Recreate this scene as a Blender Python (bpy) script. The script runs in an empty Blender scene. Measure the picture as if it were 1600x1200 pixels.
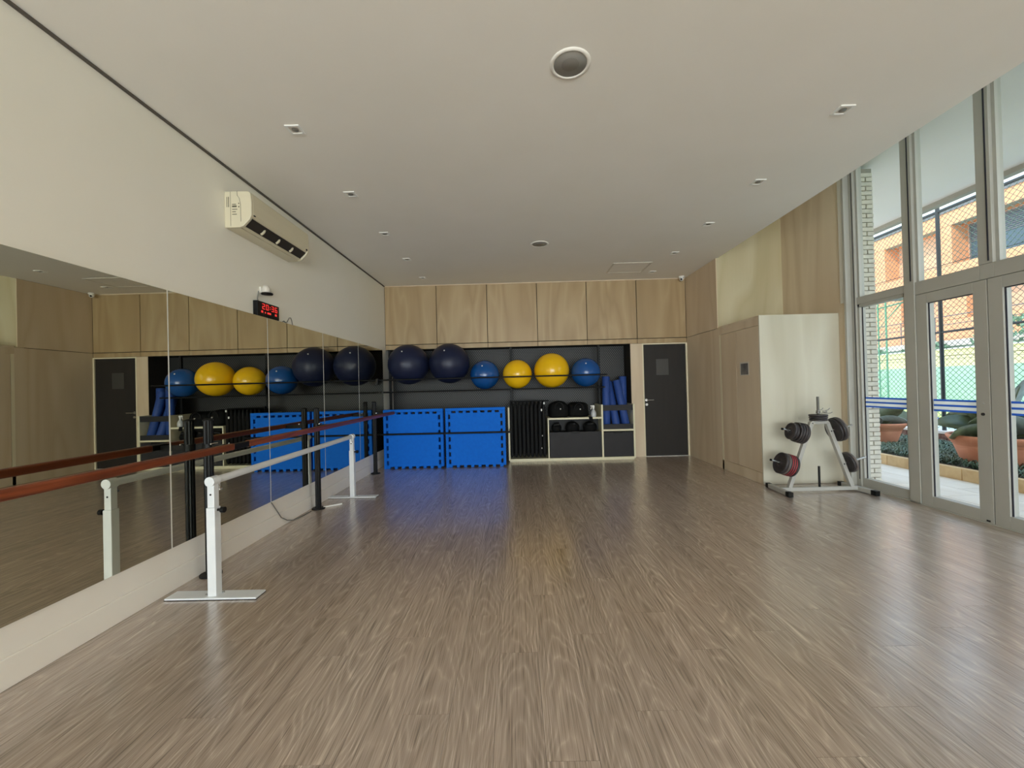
import bpy, bmesh, math, random
from mathutils import Vector, Matrix

random.seed(7)
SC = bpy.context.scene
COL = SC.collection
PI = math.pi

# ------------------------------------------------------------------ camera
cam_d = bpy.data.cameras.new('camera')
cam_d.sensor_width = 36.0
cam_d.lens = 14.4
cam_d.clip_start = 0.05
cam_d.clip_end = 300
cam = bpy.data.objects.new('camera', cam_d)
COL.objects.link(cam)
R_ = Vector((0.9996, 0.0116, -0.0254)).normalized()
F_ = Vector((-0.0114, 0.9999, 0.0076)).normalized()
U_ = R_.cross(F_).normalized()
R_ = F_.cross(U_).normalized()
m = Matrix.Identity(4)
for i in range(3):
    m[i][0] = R_[i]; m[i][1] = U_[i]; m[i][2] = -F_[i]
m[2][3] = 1.4
cam.matrix_world = m
SC.camera = cam

# ------------------------------------------------------------------ sky, sun, added fill light, exposure
w = bpy.data.worlds.new('sky'); SC.world = w
w.use_nodes = True
nt = w.node_tree
bg = nt.nodes['Background']
tc = nt.nodes.new('ShaderNodeTexCoord')
sep = nt.nodes.new('ShaderNodeSeparateXYZ')
rmp = nt.nodes.new('ShaderNodeValToRGB')
rmp.color_ramp.elements[0].position = 0.0
rmp.color_ramp.elements[0].color = (0.90, 0.95, 1.0, 1)
rmp.color_ramp.elements[1].position = 0.9
rmp.color_ramp.elements[1].color = (0.42, 0.66, 1.0, 1)
nt.links.new(tc.outputs['Generated'], sep.inputs[0])
nt.links.new(sep.outputs['Z'], rmp.inputs[0])
nt.links.new(rmp.outputs[0], bg.inputs['Color'])
bg.inputs['Strength'].default_value = 3.05

sun_d = bpy.data.lights.new('sun', 'SUN')
sun_d.energy = 3.1
sun_d.angle = math.radians(0.6)
sun_d.color = (1.0, 0.94, 0.82)
sun = bpy.data.objects.new('sun', sun_d)
COL.objects.link(sun)
sun.rotation_euler = Vector((1.0, 0.75, -1.15)).to_track_quat('-Z', 'Y').to_euler()

def area(name, loc, direction, sx, sy, power, color):
    d = bpy.data.lights.new(name, 'AREA')
    d.shape = 'RECTANGLE'; d.size = sx; d.size_y = sy
    d.energy = power; d.color = color
    o = bpy.data.objects.new(name, d)
    COL.objects.link(o)
    o.location = loc
    o.rotation_euler = Vector(direction).to_track_quat('-Z', 'Y').to_euler()
    return o
# added area light behind the viewer to fill the room; no window there
area('rear_fill_light', (0.6, -7.9, 1.35), (0, 1, 0.0), 6.2, 2.4, 735, (0.85, 0.955, 1.0))

vs = SC.view_settings
vs.view_transform = 'Standard'
vs.look = 'None'
vs.gamma = 1.0
vs.use_curve_mapping = False
vs.exposure = 0.0
try:
    SC.cycles.use_denoising = True
    SC.cycles.max_bounces = 10
    SC.cycles.diffuse_bounces = 6
    SC.cycles.transparent_max_bounces = 24
    SC.cycles.caustics_reflective = True
    SC.cycles.sample_clamp_indirect = 6.0
except Exception:
    pass

# ------------------------------------------------------------------ materials
def srgb(r, g, b):
    def c(v):
        v /= 255.0
        return v / 12.92 if v <= 0.04045 else ((v + 0.055) / 1.055) ** 2.4
    return (c(r), c(g), c(b), 1.0)

MATS = {}
def mat(name, col, rough=0.5, metal=0.0, emit=None, estr=1.0, spec=None, coat=0.0):
    mt = bpy.data.materials.new(name)
    mt.use_nodes = True
    b = mt.node_tree.nodes['Principled BSDF']
    b.inputs['Base Color'].default_value = col
    b.inputs['Roughness'].default_value = rough
    b.inputs['Metallic'].default_value = metal
    if spec is not None: b.inputs['Specular IOR Level'].default_value = spec
    if coat: b.inputs['Coat Weight'].default_value = coat; b.inputs['Coat Roughness'].default_value = 0.1
    if emit:
        b.inputs['Emission Color'].default_value = emit
        b.inputs['Emission Strength'].default_value = estr
    MATS[name] = mt
    return mt

def mottled(name, c1, c2, scale=4.0, rough=0.6, stretch=(1, 1, 1), detail=4, bump=0.0, distort=0.0, metal=0.0,
            lo=0.3, hi=0.7, bscale=None, perobj=0.0, spec=None, rough2=None):
    mt = mat(name, c1, rough, metal, spec=spec)
    nt = mt.node_tree; N = nt.nodes; L = nt.links
    b = N['Principled BSDF']
    tc = N.new('ShaderNodeTexCoord')
    oi = N.new('ShaderNodeObjectInfo')
    mul = N.new('ShaderNodeVectorMath'); mul.operation = 'SCALE'
    comb = N.new('ShaderNodeCombineXYZ')
    L.new(oi.outputs['Random'], comb.inputs[0]); L.new(oi.outputs['Random'], comb.inputs[1]); L.new(oi.outputs['Random'], comb.inputs[2])
    L.new(comb.outputs[0], mul.inputs[0]); mul.inputs['Scale'].default_value = 37.0
    add = N.new('ShaderNodeVectorMath'); add.operation = 'ADD'
    L.new(tc.outputs['Object'], add.inputs[0]); L.new(mul.outputs[0], add.inputs[1])
    mp = N.new('ShaderNodeMapping'); mp.inputs['Scale'].default_value = stretch
    L.new(add.outputs[0], mp.inputs['Vector'])
    no = N.new('ShaderNodeTexNoise'); no.inputs['Scale'].default_value = scale
    no.inputs['Detail'].default_value = detail; no.inputs['Distortion'].default_value = distort
    L.new(mp.outputs[0], no.inputs['Vector'])
    cr = N.new('ShaderNodeValToRGB')
    cr.color_ramp.elements[0].position = lo; cr.color_ramp.elements[0].color = c1
    cr.color_ramp.elements[1].position = hi; cr.color_ramp.elements[1].color = c2
    L.new(no.outputs['Fac'], cr.inputs[0])
    out = cr.outputs[0]
    if perobj:
        hs = N.new('ShaderNodeHueSaturation')
        mr = N.new('ShaderNodeMapRange')
        mr.inputs['To Min'].default_value = 1 - perobj; mr.inputs['To Max'].default_value = 1 + perobj
        L.new(oi.outputs['Random'], mr.inputs['Value']); L.new(mr.outputs[0], hs.inputs['Value'])
        L.new(out, hs.inputs['Color']); out = hs.outputs[0]
    L.new(out, b.inputs['Base Color'])
    if bump:
        n2 = N.new('ShaderNodeTexNoise'); n2.inputs['Scale'].default_value = bscale or scale * 3
        n2.inputs['Detail'].default_value = 3
        L.new(mp.outputs[0], n2.inputs['Vector'])
        bp = N.new('ShaderNodeBump'); bp.inputs['Strength'].default_value = bump; bp.inputs['Distance'].default_value = 0.01
        L.new(n2.outputs['Fac'], bp.inputs['Height']); L.new(bp.outputs[0], b.inputs['Normal'])
    return mt

def wood(name, cols, axis=2, band=7.0, grain=160.0, rough=0.45, stretch=0.10, fine=0.25, bump=0.05, perobj=0.05, distort=7.0, spec=None, coat=0.0, lo=0.15, hi=0.85):
    """veneer / plank: cathedral bands elongated along `axis` plus fine streaks"""
    mt = mat(name, cols[0], rough, spec=spec)
    nt = mt.node_tree; N = nt.nodes; L = nt.links
    b = N['Principled BSDF']
    b.inputs['Coat Weight'].default_value = coat; b.inputs['Coat Roughness'].default_value = 0.27; b.inputs['Coat IOR'].default_value = 1.8
    tc = N.new('ShaderNodeTexCoord'); oi = N.new('ShaderNodeObjectInfo')
    comb = N.new('ShaderNodeCombineXYZ')
    for k in range(3): L.new(oi.outputs['Random'], comb.inputs[k])
    mul = N.new('ShaderNodeVectorMath'); mul.operation = 'SCALE'; mul.inputs['Scale'].default_value = 61.0
    L.new(comb.outputs[0], mul.inputs[0])
    add = N.new('ShaderNodeVectorMath'); add.operation = 'ADD'
    L.new(tc.outputs['Object'], add.inputs[0]); L.new(mul.outputs[0], add.inputs[1])
    sc = [1.0, 1.0, 1.0]; sc[axis] = stretch
    mp = N.new('ShaderNodeMapping'); mp.inputs['Scale'].default_value = sc
    L.new(add.outputs[0], mp.inputs['Vector'])
    no = N.new('ShaderNodeTexNoise'); no.inputs['Scale'].default_value = band * 0.55
    no.inputs['Detail'].default_value = 2; no.inputs['Distortion'].default_value = 0.6
    L.new(mp.outputs[0], no.inputs['Vector'])
    ml = N.new('ShaderNodeMath'); ml.operation = 'MULTIPLY'; ml.inputs[1].default_value = distort
    L.new(no.outputs['Fac'], ml.inputs[0])
    fr = N.new('ShaderNodeMath'); fr.operation = 'PINGPONG'; fr.inputs[1].default_value = 0.5
    L.new(ml.outputs[0], fr.inputs[0])
    db = N.new('ShaderNodeMath'); db.operation = 'MULTIPLY'; db.inputs[1].default_value = 2.0
    L.new(fr.outputs[0], db.inputs[0])
    sg = [grain] * 3; sg[axis] = grain * 0.018
    mp2 = N.new('ShaderNodeMapping'); mp2.inputs['Scale'].default_value = sg
    L.new(add.outputs[0], mp2.inputs['Vector'])
    n2 = N.new('ShaderNodeTexNoise'); n2.inputs['Scale'].default_value = 1.0; n2.inputs['Detail'].default_value = 4
    L.new(mp2.outputs[0], n2.inputs['Vector'])
    mx = N.new('ShaderNodeMix'); mx.data_type = 'FLOAT'; mx.inputs['Factor'].default_value = fine
    L.new(db.outputs[0], mx.inputs[2]); L.new(n2.outputs['Fac'], mx.inputs[3])
    cr = N.new('ShaderNodeValToRGB')
    n = len(cols)
    cr.color_ramp.elements[0].position = lo; cr.color_ramp.elements[0].color = cols[0]
    cr.color_ramp.elements[1].position = hi; cr.color_ramp.elements[1].color = cols[-1]
    for k in range(1, n - 1):
        e = cr.color_ramp.elements.new(lo + (hi - lo) * k / (n - 1)); e.color = cols[k]
    L.new(mx.outputs[0], cr.inputs[0])
    hs = N.new('ShaderNodeHueSaturation'); mr = N.new('ShaderNodeMapRange')
    mr.inputs['To Min'].default_value = 1 - perobj; mr.inputs['To Max'].default_value = 1 + perobj
    L.new(oi.outputs['Random'], mr.inputs['Value']); L.new(mr.outputs[0], hs.inputs['Value'])
    L.new(cr.outputs[0], hs.inputs['Color']); L.new(hs.outputs[0], b.inputs['Base Color'])
    if bump:
        bp = N.new('ShaderNodeBump'); bp.inputs['Strength'].default_value = bump; bp.inputs['Distance'].default_value = 0.004
        L.new(n2.outputs['Fac'], bp.inputs['Height']); L.new(bp.outputs[0], b.inputs['Normal'])
    return mt

def glass_mat(name, tint=(0.975, 0.985, 0.975, 1)):
    mt = bpy.data.materials.new(name); mt.use_nodes = True
    nt = mt.node_tree; N = nt.nodes; L = nt.links
    N.remove(N['Principled BSDF'])
    tr = N.new('ShaderNodeBsdfTransparent'); tr.inputs[0].default_value = tint
    gl = N.new('ShaderNodeBsdfGlossy'); gl.inputs['Roughness'].default_value = 0.02
    lw = N.new('ShaderNodeLayerWeight'); lw.inputs['Blend'].default_value = 0.5
    pw = N.new('ShaderNodeMath'); pw.operation = 'POWER'; pw.inputs[1].default_value = 5.0
    L.new(lw.outputs['Facing'], pw.inputs[0])
    fr = N.new('ShaderNodeMath'); fr.operation = 'MULTIPLY_ADD'; fr.inputs[1].default_value = 0.5; fr.inputs[2].default_value = 0.03
    L.new(pw.outputs[0], fr.inputs[0])
    mx = N.new('ShaderNodeMixShader')
    L.new(fr.outputs[0], mx.inputs[0]); L.new(tr.outputs[0], mx.inputs[1]); L.new(gl.outputs[0], mx.inputs[2])
    L.new(mx.outputs[0], N['Material Output'].inputs[0])
    MATS[name] = mt
    return mt

def mirror_mat(name, tint):
    mt = bpy.data.materials.new(name); mt.use_nodes = True
    nt = mt.node_tree; N = nt.nodes; L = nt.links
    N.remove(N['Principled BSDF'])
    gl = N.new('ShaderNodeBsdfGlossy'); gl.inputs['Roughness'].default_value = 0.0
    gl.inputs['Color'].default_value = tint
    L.new(gl.outputs[0], N['Material Output'].inputs[0])
    MATS[name] = mt
    return mt

def perforated(name, dark, light, pitch=0.028):
    """dark sheet with rows of small punched holes"""
    mt = mat(name, dark, 0.5, 0.3)
    nt = mt.node_tree; N = nt.nodes; L = nt.links
    b = N['Principled BSDF']
    tc = N.new('ShaderNodeTexCoord')
    br = N.new('ShaderNodeTexBrick')
    br.inputs['Color1'].default_value = light; br.inputs['Color2'].default_value = light
    br.inputs['Mortar'].default_value = dark
    br.inputs['Scale'].default_value = 1.0
    br.inputs['Brick Width'].default_value = pitch * 1.5; br.inputs['Row Height'].default_value = pitch
    br.inputs['Mortar Size'].default_value = pitch * 0.28
    mp = N.new('ShaderNodeMapping'); mp.inputs['Rotation'].default_value = (PI / 2, 0, 0)
    L.new(tc.outputs['Object'], mp.inputs['Vector']); L.new(mp.outputs[0], br.inputs['Vector'])
    L.new(br.outputs['Color'], b.inputs['Base Color'])
    return mt

def vinyl_floor(name, cols):
    """plank print: fine fibres along Y with cathedral arches along each plank's middle"""
    mt = mat(name, cols[0], 0.38)
    nt = mt.node_tree; N = nt.nodes; L = nt.links
    b = N['Principled BSDF']
    b.inputs['Coat Weight'].default_value = 1.0; b.inputs['Coat Roughness'].default_value = 0.21; b.inputs['Coat IOR'].default_value = 2.2
    def M(op, a, c=None, d=None):
        n = N.new('ShaderNodeMath'); n.operation = op
        for k, v in enumerate((a, c, d)):
            if v is None: continue
            if isinstance(v, (int, float)): n.inputs[k].default_value = v
            else: L.new(v, n.inputs[k])
        return n.outputs[0]
    def noise(vec, scale, sv, detail=2):
        mp = N.new('ShaderNodeMapping'); mp.inputs['Scale'].default_value = sv; L.new(vec, mp.inputs['Vector'])
        n = N.new('ShaderNodeTexNoise'); n.inputs['Scale'].default_value = scale; n.inputs['Detail'].default_value = detail
        L.new(mp.outputs[0], n.inputs['Vector']); return n.outputs['Fac']
    tc = N.new('ShaderNodeTexCoord'); oi = N.new('ShaderNodeObjectInfo'); rnd = oi.outputs['Random']
    comb = N.new('ShaderNodeCombineXYZ')
    L.new(M('MULTIPLY', rnd, 57.0), comb.inputs[0]); L.new(M('MULTIPLY', rnd, 91.0), comb.inputs[1]); L.new(M('MULTIPLY', rnd, 13.0), comb.inputs[2])
    add = N.new('ShaderNodeVectorMath'); add.operation = 'ADD'
    L.new(tc.outputs['Object'], add.inputs[0]); L.new(comb.outputs[0], add.inputs[1]); P = add.outputs[0]
    sx = N.new('ShaderNodeSeparateXYZ'); L.new(tc.outputs['Object'], sx.inputs[0])
    wander = M('MULTIPLY', M('SUBTRACT', noise(P, 1.0, (0.4, 1.6, 1)), 0.5), 0.16)
    x = M('ADD', sx.outputs['X'], wander)
    flip = M('SUBTRACT', M('MULTIPLY', M('GREATER_THAN', M('FRACT', M('MULTIPLY', rnd, 7.3)), 0.5), 2.0), 1.0)
    v = M('ADD', M('MULTIPLY', M('MULTIPLY', x, x), 300.0), M('MULTIPLY', M('MULTIPLY', sx.outputs['Y'], flip), 5.0))
    v = M('ADD', v, M('MULTIPLY', noise(P, 1.0, (9, 2.2, 1)), 3.2))
    ring = M('PINGPONG', v, 0.5); ring = M('MULTIPLY', ring, 2.0); ring = M('POWER', ring, 2.5)
    fine = noise(P, 1.0, (330, 5.0, 1), 3)
    mid = noise(P, 1.0, (70, 1.2, 1), 2)
    broad = noise(P, 1.0, (12, 0.5, 1), 1)
    amp = M('MULTIPLY', noise(P, 1.0, (10, 1.0, 1), 1), 0.27)
    f = M('ADD', M('MULTIPLY', fine, 0.80), M('MULTIPLY', mid, 0.42))
    f = M('ADD', f, M('MULTIPLY', broad, 0.22))
    f = M('ADD', f, M('MULTIPLY', M('SUBTRACT', ring, 0.3), amp))
    f = M('SUBTRACT', f, 0.22)
    cr = N.new('ShaderNodeValToRGB')
    cr.color_ramp.elements[0].position = 0.26; cr.color_ramp.elements[0].color = cols[0]
    cr.color_ramp.elements[1].position = 0.84; cr.color_ramp.elements[1].color = cols[-1]
    for p_, c_ in ((0.44, cols[1]), (0.60, cols[2])):
        e = cr.color_ramp.elements.new(p_); e.color = c_
    L.new(f, cr.inputs[0])
    hs = N.new('ShaderNodeHueSaturation'); mr = N.new('ShaderNodeMapRange')
    mr.inputs['To Min'].default_value = 0.95; mr.inputs['To Max'].default_value = 1.05
    L.new(rnd, mr.inputs['Value']); L.new(mr.outputs[0], hs.inputs['Value'])
    L.new(cr.outputs[0], hs.inputs['Color']); L.new(hs.outputs[0], b.inputs['Base Color'])
    bp = N.new('ShaderNodeBump'); bp.inputs['Strength'].default_value = 0.12; bp.inputs['Distance'].default_value = 0.003
    L.new(f, bp.inputs['Height']); L.new(bp.outputs[0], b.inputs['Normal']); L.new(bp.outputs[0], b.inputs['Coat Normal'])
    return mt
FLOOR_COLS = [srgb(114, 99, 87), srgb(166, 148, 134), srgb(187, 169, 155), srgb(233, 218, 205)]
M_floor = vinyl_floor('floor_vinyl', FLOOR_COLS)
M_groove = mat('floor_groove', srgb(80, 66, 56), 0.6)
M_ceiling = mottled('ceiling_paint', srgb(238, 235, 227), srgb(241, 238, 231), scale=1.5, rough=0.8)
M_wall = mottled('wall_paint', srgb(236, 233, 221), srgb(239, 236, 226), scale=1.2, rough=0.75)
M_kick = mottled('kick_paint', srgb(243, 238, 229), srgb(245, 241, 233), scale=3, rough=0.5)
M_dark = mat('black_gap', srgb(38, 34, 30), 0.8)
M_shadowgap = mat('grey_reveal', srgb(92, 86, 78), 0.8)
PLY = [srgb(166, 141, 103), srgb(172, 147, 109), srgb(176, 152, 114), srgb(182, 159, 121)]
M_ply = wood('plywood', PLY, axis=2, band=3.2, grain=90, rough=0.45, stretch=0.16, fine=0.3, bump=0.02, perobj=0.03, distort=6.0)
PLY2 = [srgb(208, 188, 160), srgb(213, 194, 167), srgb(217, 199, 173), srgb(221, 204, 178)]
M_ply2 = wood('beige_veneer', PLY2, axis=2, band=2.5, grain=70, rough=0.45, stretch=0.14, fine=0.3, bump=0.02, perobj=0.02, distort=4.0)
PLY3 = [srgb(190, 184, 164), srgb(195, 189, 170), srgb(198, 192, 174), srgb(202, 197, 179)]
M_ply3 = wood('pale_birch', PLY3, axis=2, band=2.2, grain=60, rough=0.5, stretch=0.25, fine=0.2, bump=0.02, perobj=0.02, distort=3.0)
PLY4 = [srgb(186, 174, 138), srgb(191, 179, 145), srgb(195, 184, 151), srgb(200, 190, 158)]
M_ply4 = wood('alcove_birch', PLY4, axis=2, band=2.6, grain=70, rough=0.5, stretch=0.25, fine=0.25, bump=0.02, perobj=0.02, distort=5.0)
M_edge = mat('pale_edge', srgb(228, 218, 190), 0.5)
M_cream = mat('cream_board', srgb(226, 220, 190), 0.45)
M_char = mottled('charcoal_laminate', srgb(44, 43, 45), srgb(48, 47, 50), scale=6, rough=0.6, spec=0.3)
M_door = mottled('dark_door_laminate', srgb(40, 37, 35), srgb(44, 40, 38), scale=5, rough=0.55, spec=0.3, stretch=(3, 3, 0.4))
M_sign = mat('grey_notice', srgb(62, 60, 58), 0.5)
M_black = mat('black_steel', srgb(15, 15, 16), 0.5, 0.0, spec=0.25)
M_blackm = mottled('black_foam', srgb(12, 12, 12), srgb(18, 18, 18), scale=30, rough=0.8, spec=0.2)
M_perf = perforated('perforated_sheet', srgb(20, 20, 20), srgb(84, 84, 84))
M_mirror = mirror_mat('mirror_silver', (0.70, 0.70, 0.61, 1))
M_glass = glass_mat('clear_glass')
M_alu = mottled('white_aluminium', srgb(172, 170, 161), srgb(177, 175, 167), scale=3, rough=0.4)
M_gasket = mat('black_gasket', srgb(40, 40, 52), 0.6)
def film(name, col):
    mt = bpy.data.materials.new(name); mt.use_nodes = True
    N = mt.node_tree.nodes; L = mt.node_tree.links
    N.remove(N['Principled BSDF'])
    d = N.new('ShaderNodeBsdfDiffuse'); d.inputs[0].default_value = col
    t_ = N.new('ShaderNodeBsdfTranslucent'); t_.inputs[0].default_value = col
    x_ = N.new('ShaderNodeMixShader'); x_.inputs[0].default_value = 0.55
    L.new(d.outputs[0], x_.inputs[1]); L.new(t_.outputs[0], x_.inputs[2]); L.new(x_.outputs[0], N['Material Output'].inputs[0])
    return mt
M_bluefilm = film('blue_film', srgb(92, 146, 226))
M_whitefilm = film('white_film', srgb(250, 252, 250))
M_white = mottled('white_enamel', srgb(222, 226, 230), srgb(228, 232, 235), scale=8, rough=0.35)
M_redwood = wood('varnished_redwood', [srgb(92, 42, 24), srgb(120, 58, 32), srgb(148, 76, 44)], axis=1, band=20, grain=260, rough=0.3, stretch=0.05, fine=0.5, bump=0.02, distort=4.0)
M_navy = mottled('navy_vinyl', srgb(24, 30, 56), srgb(27, 34, 62), scale=3, rough=0.42, spec=0.35)
M_bluev = mottled('blue_vinyl', srgb(16, 74, 140), srgb(18, 80, 148), scale=3, rough=0.22)
M_yellow = mottled('yellow_vinyl', srgb(240, 188, 14), srgb(246, 196, 22), scale=3, rough=0.2)
M_eva = mottled('blue_foam', srgb(4, 104, 214), srgb(6, 110, 222), scale=20, rough=0.7, spec=0.2)
M_roller = mottled('roller_foam', srgb(36, 70, 142), srgb(40, 76, 150), scale=30, rough=0.6)
M_ac = mat('aged_white_plastic', srgb(214, 206, 180), 0.4)
M_acdark = mat('ac_outlet_dark', srgb(48, 42, 36), 0.7)
M_ink = mat('label_ink', srgb(92, 88, 72), 0.6)
M_led = mat('red_led', srgb(120, 8, 8), 0.5, emit=(1.0, 0.05, 0.04, 1), estr=0.75)
M_steel = mat('chrome_steel', srgb(190, 190, 188), 0.25, 0.9)
M_dsteel = mat('dark_steel', srgb(96, 94, 88), 0.45, 0.2)
M_grey = mat('grey_enamel', srgb(176, 174, 168), 0.4)
M_iron = mottled('cast_iron_plate', srgb(50, 45, 46), srgb(60, 54, 54), scale=18, rough=0.5)
M_irong = mottled('grey_iron_plate', srgb(92, 84, 80), srgb(104, 96, 92), scale=18, rough=0.45)
M_red = mat('red_rubber', srgb(160, 40, 50), 0.5)
M_speaker = perforated('speaker_grille', srgb(142, 140, 134), srgb(160, 158, 152), 0.006)
M_trimw = mat('white_trim', srgb(214, 210, 200), 0.5)
M_lamp = mat('lamp_lens', srgb(120, 118, 112), 0.3)
M_plasticw = mat('white_plastic', srgb(236, 236, 232), 0.35)
M_clearp = mat('milky_plastic', srgb(196, 200, 204), 0.25)
M_photo = mottled('dark_photo_print', srgb(52, 50, 58), srgb(128, 124, 120), scale=14, rough=0.5, stretch=(1, 1, 0.5), lo=0.35, hi=0.65)
M_paper = mat('paper_edge', srgb(206, 200, 190), 0.6)
M_wire = mat('grey_cable', srgb(120, 118, 114), 0.5)
# outdoors
M_tile = mottled('terrace_stone', srgb(232, 220, 204), srgb(244, 234, 220), scale=5, rough=0.6, stretch=(1, 0.4, 1), perobj=0.05)
M_grout = mat('terrace_grout', srgb(172, 158, 140), 0.8)
M_curb = mottled('sandstone_curb', srgb(204, 168, 120), srgb(222, 190, 142), scale=9, rough=0.8, perobj=0.05)
M_soil = mottled('soil', srgb(58, 50, 40), srgb(84, 74, 58), scale=12, rough=0.9)
M_grassm = mottled('mondo_grass', srgb(58, 82, 62), srgb(112, 136, 112), scale=6, rough=0.5)
M_brick = mottled('white_slip_brick', srgb(208, 202, 188), srgb(224, 219, 206), scale=14, rough=0.8, perobj=0.05)
M_mortar = mat('grey_mortar', srgb(156, 152, 142), 0.9)
M_redbrick = mottled('dark_red_brick', srgb(112, 78, 66), srgb(136, 98, 84), scale=16, rough=0.85, perobj=0.08)
M_coping = mottled('pale_coping', srgb(226, 214, 204), srgb(236, 226, 216), scale=8, rough=0.7)
M_fence = mat('dark_green_steel', srgb(44, 50, 52), 0.5)
M_mesh = mat('green_wire', srgb(92, 116, 102), 0.5)
M_terra = mottled('terracotta', srgb(208, 132, 100), srgb(222, 150, 116), scale=6, rough=0.75)
M_leaf = mottled('dark_leaf', srgb(74, 86, 62), srgb(112, 122, 90), scale=9, rough=0.4)
M_leafg = mottled('grey_leaf', srgb(132, 148, 144), srgb(170, 182, 178), scale=9, rough=0.5)
M_soffit = mottled('soffit_paint', srgb(224, 216, 206), srgb(230, 222, 212), scale=1.0, rough=0.8)
M_fascia = mat('fascia_paint', srgb(150, 144, 130), 0.7)
M_orange = mottled('orange_cladding', srgb(220, 156, 113), srgb(230, 168, 125), scale=2.5, rough=0.7, perobj=0.03)
M_orange2 = mottled('recess_cladding', srgb(220, 174, 140), srgb(228, 184, 150), scale=2.5, rough=0.7)
M_farpane = mat('far_window_glass', srgb(70, 92, 104), 0.12)
M_slat = mat('grey_slat', srgb(108, 108, 110), 0.5)
M_pale = mottled('pale_render', srgb(212, 224, 220), srgb(224, 234, 230), scale=1, rough=0.8)
M_teal = mat('teal_glass', srgb(120, 190, 170), 0.2)
M_gwall = mottled('green_court_wall', srgb(156, 192, 170), srgb(168, 202, 182), scale=1.2, rough=0.8)
M_ywall = mottled('yellow_court_wall', srgb(228, 214, 160), srgb(236, 222, 170), scale=1.2, rough=0.8)
M_court = mottled('lime_court', srgb(176, 196, 110), srgb(190, 208, 124), scale=1.5, rough=0.9)
M_bluecourt = mottled('blue_court', srgb(60, 96, 190), srgb(70, 106, 200), scale=1.5, rough=0.8)
M_aqua = mottled('aqua_court', srgb(176, 200, 188), srgb(188, 210, 200), scale=1.5, rough=0.8)
M_hedge = mottled('hedge_leaf', srgb(104, 138, 112), srgb(140, 168, 140), scale=5, rough=0.8)
M_mast = mat('green_mast', srgb(92, 150, 116), 0.5)

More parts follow.
